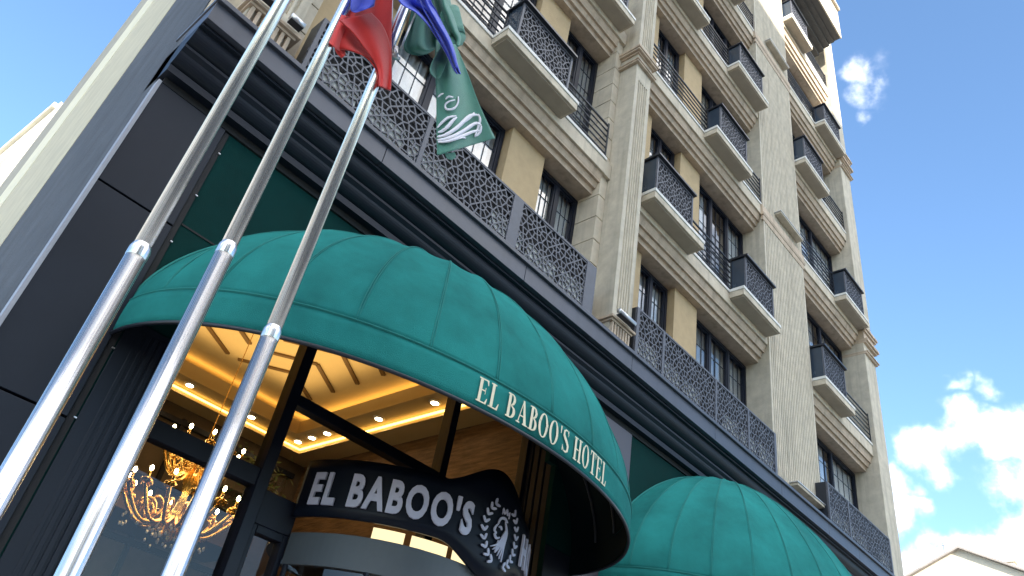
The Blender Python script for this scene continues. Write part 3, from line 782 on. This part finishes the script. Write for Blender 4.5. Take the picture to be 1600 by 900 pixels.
# emblem strokes on the board: (list of (x,z)) local metres, th = HC + x/r
def stroke_mesh(m, pts, wd, fn, n=10):
    # smooth polyline with width profile, fn maps (x,z)->3D
    P = [Vector(p) for p in pts]
    Q = []
    for i in range(len(P) - 1):
        p0 = P[max(i - 1, 0)]; p1 = P[i]; p2 = P[i + 1]; p3 = P[min(i + 2, len(P) - 1)]
        for k in range(n // (len(P) - 1) + 2):
            t = k / (n // (len(P) - 1) + 2)
            Q.append(.5 * ((2 * p1) + (-p0 + p2) * t + (2 * p0 - 5 * p1 + 4 * p2 - p3) * t * t + (-p0 + 3 * p1 - 3 * p2 + p3) * t ** 3))
    Q.append(P[-1]); L = len(Q) - 1; b = len(m.v)
    for i, q in enumerate(Q):
        d = (Q[min(i + 1, L)] - Q[max(i - 1, 0)])
        if d.length < 1e-9: d = Vector((1, 0))
        d.normalize(); nn = Vector((-d.y, d.x)); w = wd * (math.sin(math.pi * (.08 + .84 * i / L)) ** .7)
        a, c = q + nn * w / 2, q - nn * w / 2
        m.v += [tuple(fn(a.x, a.y)), tuple(fn(c.x, c.y))]
    for i in range(L): m.face((b + 2 * i, b + 2 * i + 1, b + 2 * i + 3, b + 2 * i + 2))
def emblem(m, fn, S=1.0):
    st = lambda pts, w: stroke_mesh(m, [(x * S, z * S) for x, z in pts], w * S, fn)
    # lion head in profile looking left: brow, muzzle, jaw, mane locks, crown, laurel around
    st([(-.055, .045), (-.04, .085), (.0, .10), (.035, .085)], .016)
    st([(-.055, .045), (-.075, .02), (-.078, -.005), (-.058, -.012)], .014)
    st([(-.058, -.012), (-.07, -.028), (-.05, -.045), (-.02, -.03)], .016)
    st([(-.045, .03), (-.025, .035), (-.012, .02)], .014)
    for i in range(6):
        x = .035 - i * .012
        st([(.01 + .004 * i, .085 - .01 * i), (.045 - .004 * i, .02), (.035 - .012 * i, -.07), (.03 - .024 * i, -.17 + .012 * i)], .013)
    st([(-.03, -.05), (-.03, -.09), (-.045, -.13)], .013)
    st([(-.03, .12), (-.028, .16), (-.008, .13), (.01, .165), (.022, .13), (.04, .155), (.042, .115)], .010)
    for sg in (-1, 1):
        for k in range(9):
            a = R(250 - 15 * k) if sg < 0 else R(-70 + 15 * k)
            r = .165; px, pz = r * math.cos(a), r * math.sin(a) * 1.25
            dx, dz = -math.sin(a) * sg * .5 * -1, math.cos(a) * sg * .5 * -1
            t = Vector((-math.sin(a), math.cos(a))) * (-1 if sg < 0 else 1)
            for q in (.7, -.7):
                dd = Matrix.Rotation(q, 2) @ t
                st([(px, pz), (px + dd.x * .02, pz + dd.y * .022), (px + dd.x * .042, pz + dd.y * .042)], .017)
m = MB(); emblem(m, lambda x, z: cyl(5.6 + x * 180 / math.pi / SR, SR + .036, 3.52 + z), 1.25)
m.build('emblem', 'letter_silver', sign, solid=.01)

# ---- serif lettering on the valance
def letter(ch):
    S, t = .17, .055
    Q = []
    def bx(x0, x1, y0, y1): Q.append([(x0, y0), (x1, y0), (x1, y1), (x0, y1)])
    def ring(cx, cy, ax, ay, ix, iy, a0=0, a1=360, n=22):
        for i in range(n):
            p, q = R(a0 + (a1 - a0) * i / n), R(a0 + (a1 - a0) * (i + 1) / n)
            Q.append([(cx + ax * math.cos(p), cy + ay * math.sin(p)), (cx + ax * math.cos(q), cy + ay * math.sin(q)), (cx + ix * math.cos(q), cy + iy * math.sin(q)), (cx + ix * math.cos(p), cy + iy * math.sin(p))])
    if ch == 'E':
        bx(.08, .08 + S, 0, 1); bx(0, .60, 0, t); bx(0, .57, 1 - t, 1); bx(.2, .46, .49, .49 + t)
        Q.append([(.60, 0), (.64, .24), (.60, .24), (.50, t)]); Q.append([(.57, 1), (.60, .78), (.56, .78), (.47, 1 - t)]); Q.append([(.44, .38), (.47, .38), (.47, .65), (.44, .65)]); return Q, .70
    if ch == 'L':
        bx(.08, .08 + S, 0, 1); bx(0, .58, 0, t); bx(0, .34, 1 - t, 1); Q.append([(.58, 0), (.63, .27), (.59, .27), (.47, t)]); return Q, .68
    if ch == 'T':
        bx(.26, .26 + S, 0, 1); bx(.15, .54, 0, t); bx(.02, .67, 1 - t, 1); Q.append([(0, .76), (.03, .76), (.12, 1 - t), (.02, 1)]); Q.append([(.69, .76), (.67, 1), (.57, 1 - t), (.66, .76)]); return Q, .73
    if ch == 'H':
        bx(.08, .08 + S, 0, 1); bx(.52, .52 + S, 0, 1); bx(0, .34, 0, t); bx(0, .34, 1 - t, 1); bx(.44, .77, 0, t); bx(.44, .77, 1 - t, 1); bx(.25, .52, .48, .48 + t); return Q, .83
    if ch == 'A':
        Q.append([(.10, 0), (.16, 0), (.40, 1), (.36, 1)]); Q.append([(.54, 0), (.54 + S + .02, 0), (.44, 1), (.32, 1)]); bx(0, .26, 0, t); bx(.45, .80, 0, t); bx(.20, .56, .30, .30 + t); return Q, .82
    if ch == 'B':
        bx(.08, .08 + S, 0, 1); bx(0, .3, 0, t); bx(0, .3, 1 - t, 1)
        ring(.28, .76, .27, .24, .11, .185, -90, 90, 12); ring(.28, .27, .33, .27, .16, .215, -90, 90, 12); return Q, .68
    if ch == 'O':
        ring(.37, .5, .37, .52, .20, .475); return Q, .82
    if ch == "'":
        Q.append([(.03, 1), (.15, 1), (.11, .68), (.07, .68)]); return Q, .25
    if ch == 'S':
        path = [(.48, .80), (.38, .96), (.24, .975), (.10, .88), (.10, .70), (.24, .58), (.38, .47), (.50, .33), (.48, .13), (.32, .025), (.16, .05), (.05, .22)]
        wd = [.05, .06, .06, .13, .17, .17, .17, .17, .15, .07, .06, .05]
        P = [Vector(p) for p in path]
        L_, R_ = [], []
        for i, p in enumerate(P):
            d = (P[min(i + 1, 11)] - P[max(i - 1, 0)]).normalized(); n_ = Vector((-d.y, d.x)); L_.append(p + n_ * wd[i] / 2); R_.append(p - n_ * wd[i] / 2)
        for i in range(11): Q.append([tuple(L_[i]), tuple(R_[i]), tuple(R_[i + 1]), tuple(L_[i + 1])])
        bx(.47, .50, .74, .99); bx(.02, .05, .02, .28); return Q, .62
    return Q, .34
def rim_arc(d):
    pts = [val1(i / 400, .0) for i in range(401)]; L = [0]
    for i in range(400): L.append(L[-1] + ((pts[i + 1] - pts[i]).xy).length)
    return pts, L
RP, RL = rim_arc(D1)
def on_valance(s, z, off):
    import bisect
    i = max(1, min(400, bisect.bisect_left(RL, s))); f = (s - RL[i - 1]) / max(1e-9, RL[i] - RL[i - 1])
    p = RP[i - 1].lerp(RP[i], f); d = (RP[i] - RP[i - 1]); n_ = Vector((d.y, -d.x, 0)).normalized()
    if n_.y > 0 and n_.x < 0: n_ = -n_
    q = Vector((p.x, p.y, 0)) + Vector((d.y, -d.x, 0)).normalized() * off * 1.0
    return Vector((q.x, q.y, ZR + z))
def valance_text(txt, s0, z0, size, xs):
    m = MB(); x = 0; k = 0
    for ch in txt:
        Q, adv = letter(ch)
        for q in Q:
            k += 1; off = .016 + (k % 9) * .0004
            # subdivide wide quads across x
            b = len(m.v)
            for (px, pz) in q: m.v.append(tuple(on_valance(s0 + (x + px * xs) * size, z0 + pz * size, off)))
            m.face((b, b + 1, b + 2, b + 3))
        x += adv * xs + .05 * xs
    return m
# find arc position where the text begins (pixel 752,600 in the photograph's layout)
LET_S0, LET_Z, LET_H, LET_X = 2.60, .045, .176, .76
valance_text("EL BABOO'S HOTEL", LET_S0, LET_Z, LET_H, LET_X).build('lettering', 'letter_cream', aw1)

# ------------------------------------------------------------------ lobby
LX0, LX1, LYB, LC = .9, 6.05, 5.6, 5.76
lob = hotel
b = MB(); b.box(LX1, LX1 + .1, YG + .1, LYB, PZ, LC + .3); b.build('lobby_side_wall', 'travertine', lob)
b = MB(); b.box(LX0 - .1, LX0, YG + .1, LYB, PZ, LC + .3); b.build('lobby_left_wall', 'lobby_brown', lob)
b = MB(); b.box(LX0, LX1, LYB, LYB + .1, PZ, LC + .3); b.build('lobby_back_wall', 'lobby_brown', lob)
b = MB(); b.box(LX0, LX1, YG + .1, LYB, PZ - .05, PZ + .004); b.build('lobby_floor', 'travertine', lob)
def ringbox(mb, x0, x1, y0, y1, X0, X1, Y0, Y1, z0, z1):
    # ring between inner (x0..) and outer (X0..)
    mb.box(X0, X1, Y0, y0, z0, z1); mb.box(X0, X1, y1, Y1, z0, z1); mb.box(X0, x0, y0, y1, z0, z1); mb.box(x1, X1, y0, y1, z0, z1)
b = MB(); ringbox(b, 1.45, 5.66, 1.0, 5.2, LX0, LX1, YG + .1, LYB, LC, LC + .30)
ringbox(b, 1.85, 5.30, 1.4, 4.82, 1.45 + .001, 5.66 - .001, 1.0 + .001, 5.2 - .001, LC + .10, LC + .3)
b.box(1.3, 5.8, .9, 5.3, LC + .42, LC + .5)
b.build('lobby_ceiling', 'lobby_plaster', lob)
b = MB(); ringbox(b, 1.48, 5.62, 1.04, 5.16, 1.452, 5.655, 1.002, 5.198, LC + .045, LC + .06)
ringbox(b, 1.78, 5.37, 1.33, 4.89, 1.70, 5.44, 1.25, 4.96, LC + .315, LC + .33)
b.build('cove_strip', 'cove_light', lob)
# chevron timber ribs on the tray ceiling
b = MB()
for k in range(5):
    for cx in (3.0, 4.4):
        y = 1.6 + k * .55
        for s in (-1, 1):
            p0 = Vector((cx, y)); p1 = Vector((cx + s * .62, y + .45)); d = (p1 - p0).normalized() * .0; n_ = Vector((-(p1 - p0).y, (p1 - p0).x)).normalized() * .028
            b.poly_z([tuple(p0 + n_), tuple(p1 + n_), tuple(p1 - n_), tuple(p0 - n_)], LC + .395, LC + .419)
b.build('ceiling_rib', 'lobby_wood', lob)
DL = [(5.48, 5.02), (5.48, 4.66), (5.48, 4.28), (5.48, 1.98), (4.62, 5.0), (3.6, 5.0), (5.48, 3.1)]
LBL = ['deep in the corner', 'second from the corner', 'third from the corner', 'near the window mullion', 'above the chandelier', 'left of the chandelier', 'in the middle of the right run']
for (x, y), lb in zip(DL, LBL):
    o = thing('downlight', 'round recessed ceiling downlight in the lobby, ' + lb, 'downlight', (x, y, LC + .10), 'recessed downlights in the lobby ceiling')
    m = MB(); m.smooth = True; m.tube([(x, y, LC + .085), (x, y, LC + .0995)], [.075, .085], 18); m.build('rim', 'white_globe', o)
    m = MB(); m.tube([(x, y, LC + .078), (x, y, LC + .0845)], .05, 14); m.build('lens', 'lamp_warm', o)
pl = bpy.data.lights.new('lobby_glow', 'AREA'); pl.energy = 9; pl.size = 2.4; pl.color = (1, .66, .28)
po = bpy.data.objects.new('lobby_cove_lamp', pl); COL.objects.link(po); po.location = (3.6, 3.0, LC + .18); po.rotation_euler = (R(180), 0, 0)
# dark mezzanine screen on the back wall with panes
b = MB()
for i in range(7):
    b.box(1.2 + i * .68, 1.26 + i * .68, LYB - .06, LYB - .001, 3.0, 5.6)
for z in (3.0, 3.8, 4.6, 5.5): b.box(1.0, 5.9, LYB - .07, LYB - .002, z, z + .07)
b.build('lobby_screen', 'window_frame', lob)
b = MB(); b.box(.95, 5.0, 4.4, LYB - .1, 3.9, 4.15); b.build('mezzanine', 'lobby_wood', lob)
# hanging greenery
plant = thing('hanging_plant', 'dark green trailing plant high in the lobby left of the sign', 'plant', (4.35, 3.9, 4.6))
m = MB(); m.box(4.05, 4.75, 3.8, 4.1, 4.42, 4.58); m.build('planter', 'lobby_brown', plant, bevel=.01)
m = MB(); rr = random.Random(3)
for i in range(900):
    c = Vector((4.4 + rr.gauss(0, .20), 3.92 + rr.gauss(0, .14), 4.62 + rr.gauss(0, .16))); s = rr.uniform(.03, .06)
    a = Vector((rr.uniform(-1, 1), rr.uniform(-1, 1), rr.uniform(-1, 1))).normalized(); c2 = a.orthogonal().normalized()
    m.quad(c, c + a * s + c2 * s * .4, c + a * s * 2, c + a * s - c2 * s * .4)
m.build('foliage', 'leaf', plant)
# chandelier
CHX, CHY, CHZ = 3.28, 2.9, 3.72
ch = thing('chandelier', 'ornate gold chandelier with candle bulbs hanging in the lobby behind the poles', 'chandelier', (CHX, CHY, CHZ))
m = MB(); m.smooth = True
prof = [(-.34, .02), (-.30, .06), (-.24, .035), (-.12, .09), (0, .05), (.15, .035), (.3, .08), (.42, .035), (.6, .03), (.7, .07), (.78, .02), (.8, .005), (2.2, .005)]
m.tube([(CHX, CHY, CHZ + z) for z, r in prof], [r for z, r in prof], 12)
m.build('stem', 'gold', ch)
rr = random.Random(5)
bulbs = []
for n_, rad, zb, up in ((14, .58, -.05, .0), (10, .40, .50, .0)):
    for i in range(n_):
        a = 2 * math.pi * i / n_ + (.2 if n_ == 8 else 0); ca, sa = math.cos(a), math.sin(a)
        m = MB(); m.smooth = True
        P_ = []
        for k in range(13):
            t = k / 12; r = rad * (t ** .8); z = zb - .26 * math.sin(t * math.pi) * (1 - .35 * t) + .10 * t
            P_.append((CHX + r * ca, CHY + r * sa, CHZ + z))
        m.tube(P_, .019, 6)
        e = Vector(P_[-1])
        # scroll leaf and cup
        sp = [(CHX + (rad * .55 + .09 * math.cos(q)) * ca, CHY + (rad * .55 + .09 * math.cos(q)) * sa, CHZ + zb - .03 + .09 * math.sin(q)) for q in [j * .5 for j in range(10)]]
        m.tube(sp, .014, 5)
        m.tube([e, e + Vector((0, 0, .03)), e + Vector((0, 0, .05))], [.022, .062, .04], 8)
        m.tube([e + Vector((0, 0, .05)), e + Vector((0, 0, .12))], .014, 6)
        for q in range(8):
            aa = rr.uniform(0, 6.28); m.ball(e + Vector((.05 * math.cos(aa), .05 * math.sin(aa), .01 + rr.uniform(-.03, .02))), .022, 6, 4)
        m.build('arm', 'gold', ch)
        bulbs.append(e + Vector((0, 0, .15)))
for bpos in bulbs:
    m = MB(); m.smooth = True; m.ball(bpos, .019, 8, 6, 1.5); m.build('bulb', 'bulb', ch)
m = MB(); m.smooth = True
for i in range(60):
    a = rr.uniform(0, 6.28); r = rr.uniform(.1, .5); m.ball((CHX + r * math.cos(a), CHY + r * math.sin(a), CHZ - .2 - rr.uniform(0, .15)), .014, 6, 4, 1.5)
m.build('crystal', 'white_globe', ch)
cl = bpy.data.lights.new('chandelier_glow', 'POINT'); cl.energy = 6; cl.color = (1, .72, .38); cl.shadow_soft_size = .3
co = bpy.data.objects.new('chandelier_lamp', cl); COL.objects.link(co); co.location = (CHX, CHY, CHZ + .25); co.parent = None

# ------------------------------------------------------------------ flagpoles and flags
def pole(x, y, zj, ztop, label):
    o = thing('flagpole', label, 'flagpole', (x, y, PZ), 'stainless steel flagpoles')
    m = MB(); m.smooth = True; m.tube([(x, y, PZ), (x, y, zj)], .0415, 40, True); m.build('lower_tube', 'steel', o)
    m = MB(); m.smooth = True; m.tube([(x, y, zj + .0), (x, y, ztop)], .0355, 40, True); m.build('upper_tube', 'steel', o)
    m = MB(); m.smooth = True
    m.tube([(x, y, zj - .05), (x, y, zj - .046), (x, y, zj - .01), (x, y, zj), (x, y, zj + .012), (x, y, zj + .02)], [.0417, .0430, .0430, .042, .038, .0357], 40, False); m.build('collar', 'steel', o)
    m = MB(); m.smooth = True; m.tube([(x, y, PZ), (x, y, PZ + .03), (x, y, PZ + .04)], [.14, .14, .06], 24); m.build('base_flange', 'steel', o)
    m = MB(); m.smooth = True; m.ball((x, y, ztop + .03), .06); m.build('finial', 'steel', o)
    return o
pole(.652, -2.0, 3.30, 9.5, 'nearest left steel flagpole, its flag out of view')
pole(.972, -2.0, 3.54, 9.2, 'middle steel flagpole carrying the red flag')
pole(1.325, -2.0, 3.29, 9.3, 'right steel flagpole carrying the green emblem flag')

def interp(L, t):
    # L list of px points, t 0..1, Catmull-Rom
    n = len(L) - 1; f = t * n; i = min(n - 1, int(f)); u = f - i
    p0, p1, p2, p3 = (Vector(L[max(0, min(n, j))]) for j in (i - 1, i, i + 1, i + 2))
    return .5 * ((2 * p1) + (-p0 + p2) * u + (2 * p0 - 5 * p1 + 4 * p2 - p3) * u * u + (-p0 + 3 * p1 - 3 * p2 + p3) * u ** 3)
def cloth(A, B, dep):
    return lambda u, v: (lambda p: at(p.x, p.y, dep(u, v)))(interp(A, u).lerp(interp(B, u), v))
def sheet(m, A, B, dep, nu=40, nv=24): m.grid(cloth(A, B, dep), nu, nv); return m
def mkcloth(name, mt, parent, *sheets):
    m = MB(); m.smooth = True
    for A, B, dep in sheets: sheet(m, A, B, dep)
    return m.build(name, mt, parent, solid=.004, weld=True)
S_ = math.sin
redf = thing('red_flag', 'red flag with a blue fold hanging limp from the middle flagpole', 'flag', tuple(at(560, 40, -2.0)))
mkcloth('red_cloth', 'flag_red', redf,
        ([(560, -160), (546, -60), (528, 18), (512, 58), (524, 74), (548, 80), (572, 90), (588, 112), (592, 136)],
         [(625, -160), (618, -60), (613, 0), (612, 40), (612, 70), (612, 90), (612, 108), (612, 124), (610, 142)],
         lambda u, v: -2.02 + .035 * S_(v * 9 + u * 5) + .05 * S_(v * 3.1) * (1 - u)),
        ([(530, 32), (550, 50), (570, 75), (586, 98), (592, 118), (593, 134)],
         [(580, 20), (598, 40), (609, 70), (611, 100), (611, 120), (610, 141)],
         lambda u, v: -2.10 + .02 * S_(v * 7 + u * 3) + .03 * v))
mkcloth('red_sleeve', 'flag_red', redf, ([(530, 22), (519, 45), (510, 64)], [(552, 28), (540, 52), (530, 80)], lambda u, v: -2.0 - .06 * S_(v * 3.14)),
        ([(523, 76), (527, 84), (534, 91)], [(533, 72), (538, 78), (540, 86)], lambda u, v: -1.98 - .02 * S_(v * 3.14)))
mkcloth('blue_fold', 'flag_blue', redf, ([(552, -60), (550, -20), (548, 10), (549, 17), (556, 20)], [(600, -60), (592, -20), (586, 2), (585, 8), (584, 10)], lambda u, v: -2.17 - .02 * S_(v * 6 + u * 4)))
mkcloth('white_band', 'flag_white', redf, ([(604, -60), (604, 0), (611, 60)], [(616, -60), (614, 0), (613, 62)], lambda u, v: -2.0 + .01 * v))
bluef = thing('blue_flag', 'deep blue flag hanging in a narrow twist between the red and green flags', 'flag', tuple(at(650, 60, -2.2)))
mkcloth('blue_cloth', 'flag_blue', bluef,
        ([(590, -150), (600, -60), (622, 0), (650, 20), (670, 42), (690, 72), (702, 95), (708, 108), (713, 115)],
         [(700, -150), (680, -60), (673, -4), (682, 16), (692, 38), (704, 62), (711, 82), (715, 100), (720, 116)],
         lambda u, v: -2.30 + .03 * S_(v * 10 - u * 4) + .015 * S_(u * 12)))
mkcloth('blue_inner_fold', 'flag_blue', bluef,
        ([(640, -40), (658, 8), (676, 40), (694, 72), (710, 108)], [(655, -40), (668, 4), (684, 34), (702, 66), (714, 106)], lambda u, v: -2.345 + .02 * S_(v * 5)))
greenf = thing('green_flag', 'green flag with a white lion emblem hanging from the right flagpole', 'flag', tuple(at(700, 100, -2.2)))
mkcloth('green_cloth', 'flag_green', greenf,
        ([(655, -150), (648, -60), (645, 0), (638, 40), (632, 76), (650, 86), (668, 84)], [(700, -150), (688, -60), (686, -4), (686, 30), (684, 60), (684, 70), (690, 70)],
         lambda u, v: -2.06 + .04 * S_(v * 8 + 1) + .03 * u),
        ([(668, -150), (668, -60), (676, 0), (682, 30), (690, 55), (697, 66), (705, 72)], [(735, -150), (712, -60), (703, -4), (713, 22), (721, 42), (727, 56), (722, 71)],
         lambda u, v: -2.14 + .05 * S_(v * 7.5) + .01 * S_(u * 9)))
# rolled tube end
def tube_roll(u, v):
    a = 2 * math.pi * v; c = at(713, 62, -2.16); ex = (at(727, 56, -2.16) - c); ey = (at(711, 50, -2.16) - c)
    ax = at(703, 20, -2.14) - c
    return c + ex * math.cos(a) * 1.05 + ey * math.sin(a) + ax * u
m = MB(); m.smooth = True; m.grid(tube_roll, 4, 24); m.build('rolled_edge', 'flag_green', greenf, solid=.004, weld=True)
taild = lambda u, v: -2.20 + .022 * S_(v * 8 + u * 2.5) + .012 * S_(u * 11 + v * 3)
TA = [(681, 62), (680, 90), (681, 124), (682, 160), (682, 205), (683, 243)]; TB = [(712, 70), (722, 92), (733, 120), (746, 155), (760, 188), (774, 216)]
mkcloth('green_tail', 'flag_green', greenf, (TA, TB, taild))
mkcloth('green_fold', 'flag_green', greenf, ([(690, 72), (676, 95), (672, 112), (680, 122)], [(702, 74), (698, 95), (692, 112), (686, 123)], lambda u, v: -2.25 + .03 * S_(v * 3.14)))
mkcloth('green_fold', 'flag_green', greenf, ([(695, 240), (699, 248), (706, 250)], [(710, 238), (712, 243), (711, 247)], lambda u, v: -2.19))
ctail = cloth(TA, TB, lambda u, v: taild(u, v) - .014)
def tail_px(x, y):
    # invert roughly: find u by y, v by x
    best = None
    for i in range(401):
        u = i / 400; a = interp(TA, u); b_ = interp(TB, u)
        v = max(.01, min(.99, (x - a.x) / (b_.x - a.x))); p = a.lerp(b_, v); e = abs(p.y - y)
        if best is None or e < best[0]: best = (e, u, v)
    return ctail(best[1], best[2])
m = MB(); m.smooth = True
for pts, w in [([(684, 207), (694, 203), (706, 190), (714, 183)], 5), ([(683, 214), (698, 210), (716, 198), (734, 181), (748, 180)], 6), ([(683, 219), (700, 216), (722, 206), (742, 193), (752, 196)], 6),
               ([(684, 222), (702, 220), (724, 212), (738, 206), (750, 204)], 5), ([(683, 200), (690, 192), (700, 184), (713, 181)], 4), ([(690, 204), (699, 199), (708, 188), (713, 184)], 5),
               ([(747, 178), (750, 186), (748, 196), (742, 214)], 4), ([(752, 196), (750, 206), (744, 213)], 4), ([(716, 217), (722, 215), (728, 216)], 2.5), ([(724, 192), (734, 184), (741, 176)], 4),
               ([(696, 155), (701, 151), (708, 152)], 3), ([(711, 156), (703, 158), (696, 163), (697, 170), (705, 171), (712, 167), (716, 159), (716, 151)], 3.2), ([(684, 152), (688, 148), (693, 146)], 2.5)]:
    stroke_mesh(m, pts, w, lambda x, y: tail_px(x, y), 12)
m.build('lion_emblem', 'flag_white', greenf, solid=.003)
# halyard and clip beside the third pole
m = MB(); m.smooth = True
m.tube([at(650, 20, -2.02), at(637, 50, -2.02), at(626, 76, -2.02)], .008, 8); m.tube([at(618, 74, -2.03), at(617, 90, -2.03)], .02, 8); m.tube([at(612, 86, -2.03), at(624, 92, -2.03)], .012, 8)
m.build('halyard', 'steel_lamp', greenf)

# ------------------------------------------------------------------ side wall of the hotel and neighbours
b = MB(); b.box(.605, .9, .42, 2.6, PZ, 6.2); b.box(.596, .604, .06, 2.6, PZ, ZT)
b.build('side_wall', 'stucco_grey', hotel)
b = MB(); b.box(.592, .9, 2.601, 5.9, PZ, ZT); b.build('side_pilaster', 'side_beige', hotel)
b = MB(); b.box(.585, .9, 5.901, 7.4, PZ, ZT); b.build('side_pilaster', 'side_stripe', hotel)
b = MB(); b.box(.594, .9, 7.401, 9.6, PZ, ZT); b.build('side_pilaster', 'side_grey', hotel)
# white building further back on the left
P0 = at(106, 150, 10.2); P1v = ray(0, 240); kz = (P0.z - 1.6) / P1v.z; P1 = EYE + P1v * kz
d = (P1 - P0); d.z = 0; d.normalize(); nrm = Vector((d.y, -d.x, 0)) * -1
if nrm.x < 0: nrm = -nrm
wb = thing('white_apartment_house', 'sunlit white house with balcony ledges behind the left edge of the hotel', 'house', (P0.x + 4, P0.y + 4, 0))
m = MB()
def WP(s, t): q = P0 + d * s + nrm * t; return (q.x, q.y)
m.poly_z([WP(.3, 0), WP(14, 0), WP(14, 9), WP(.3, 9)], 0, P0.z)
m.build('wall', 'white_wall', wb)
m = MB()
for i, z in enumerate([P0.z - .15 - 3 * k for k in range(4)]): m.poly_z([WP(.4, -.08), WP(14, -.08), WP(14, .2), WP(.4, .2)], z, z + .12)
m.build('ledge', 'white_wall', wb)
m = MB()
for i in range(4):
    for z in [P0.z - 2.3 - 3 * k for k in range(3)]: m.poly_z([WP(1.5 + i * 3, -.02), WP(2.8 + i * 3, -.02), WP(2.8 + i * 3, .05), WP(1.5 + i * 3, .05)], z, z + 1.4)
m.build('window', 'roof_edge', wb)
m = MB(); 
for s, h in ((1.0, .9), (4, 1.5), (4.3, .8)): m.tube([(*WP(s, .5), P0.z), (*WP(s + .1, .5), P0.z + h)], .012, 4)
m.build('antenna', 'dark_metal', wb)
# gabled house lower right, far down the street
gh = thing('gabled_house', 'cream rendered house with a low gable at the lower right corner', 'house', (60, 8.9, 0))
GX = 60; ay, az = 8.9, 22.93; sl_r = .49
m = MB(); m.poly_z([(0, 0)] * 0 or [(GX, ay - 8), (GX + 14, ay - 8), (GX + 14, ay + 6.5), (GX, ay + 6.5)], 0, az - 8 * sl_r - .3)
prof = [(ay - 8, az - 8 * sl_r - .3), (ay, az - .15), (ay + 6.5, az - 6.5 * sl_r - .2)]
m.prism_x(prof, GX, GX + 14); m.build('wall', 'cream_wall', gh)
m = MB()
m.prism_x([(ay, az), (ay - 8.6, az - 8.6 * sl_r), (ay - 8.6, az - 8.6 * sl_r - .16), (ay, az - .16)], GX - .35, GX + 14.3)
m.prism_x([(ay, az), (ay + 7.0, az - 7.0 * sl_r), (ay + 7.0, az - 7 * sl_r - .16), (ay, az - .16)], GX - .35, GX + 14.3)
m.build('roof', 'roof_edge', gh)
m = MB(); m.box(GX + 1.5, GX + 2.1, ay - 2.9, ay - 2.4, az - 1.6, az - .75); m.box(GX + 1.4, GX + 2.2, ay - 3.0, ay - 2.3, az - .75, az - .68); m.build('chimney', 'cream_wall', gh)
m = MB(); m.tube([(GX - .42, ay - 8.6, az - 8.6 * sl_r - .1), (GX + 14, ay - 8.6, az - 8.6 * sl_r - .1)], .09, 8); m.build('gutter', 'roof_edge', gh)
m = MB(); m.tube([(GX + 2, ay + 1.5, az - 1.0), (GX + 2, ay + 1.5, az + 1.1)], .03, 5); m.tube([(GX + 2, ay + 1.0, az + .9), (GX + 2, ay + 2.0, az + .9)], .02, 4); m.build('antenna', 'dark_metal', gh)
m = MB(); m.box(GX - .06, GX + .1, ay - 3.4, ay - .6, az - 3.1, az - 3.0); m.box(GX - .03, GX + .05, ay - 3.2, ay - .8, az - 4.6, az - 3.1); m.build('window', 'roof_edge', gh)
# building across the street (behind the camera): shades the facade, fills the reflections
ob = thing('opposite_building', 'broad apartment block across the street behind the viewpoint', 'building', (-8, -30, 0))
OZ = 20.25 + 26.4 / math.cos(R(SUN_AZ)) * math.tan(R(SUN_E))
m = MB(); m.box(-20.5, 4.5, -38, -26.4, 0, OZ); m.build('wall', 'opp_wall', ob)
m = MB()
for i in range(8):
    for k in range(9):
        x = -19.2 + i * 3.15; z = 1.2 + k * 3.3
        if z + 1.6 < OZ: m.box(x, x + 1.5, -26.42, -26.38, z, z + 1.7)
m.build('window', 'window_frame', ob)
m = MB()
for k in range(9): m.box(-20.55, 4.55, -26.55, -26.39, 3.4 + k * 3.3, 3.55 + k * 3.3)
m.build('ledge', 'white_cap', ob)
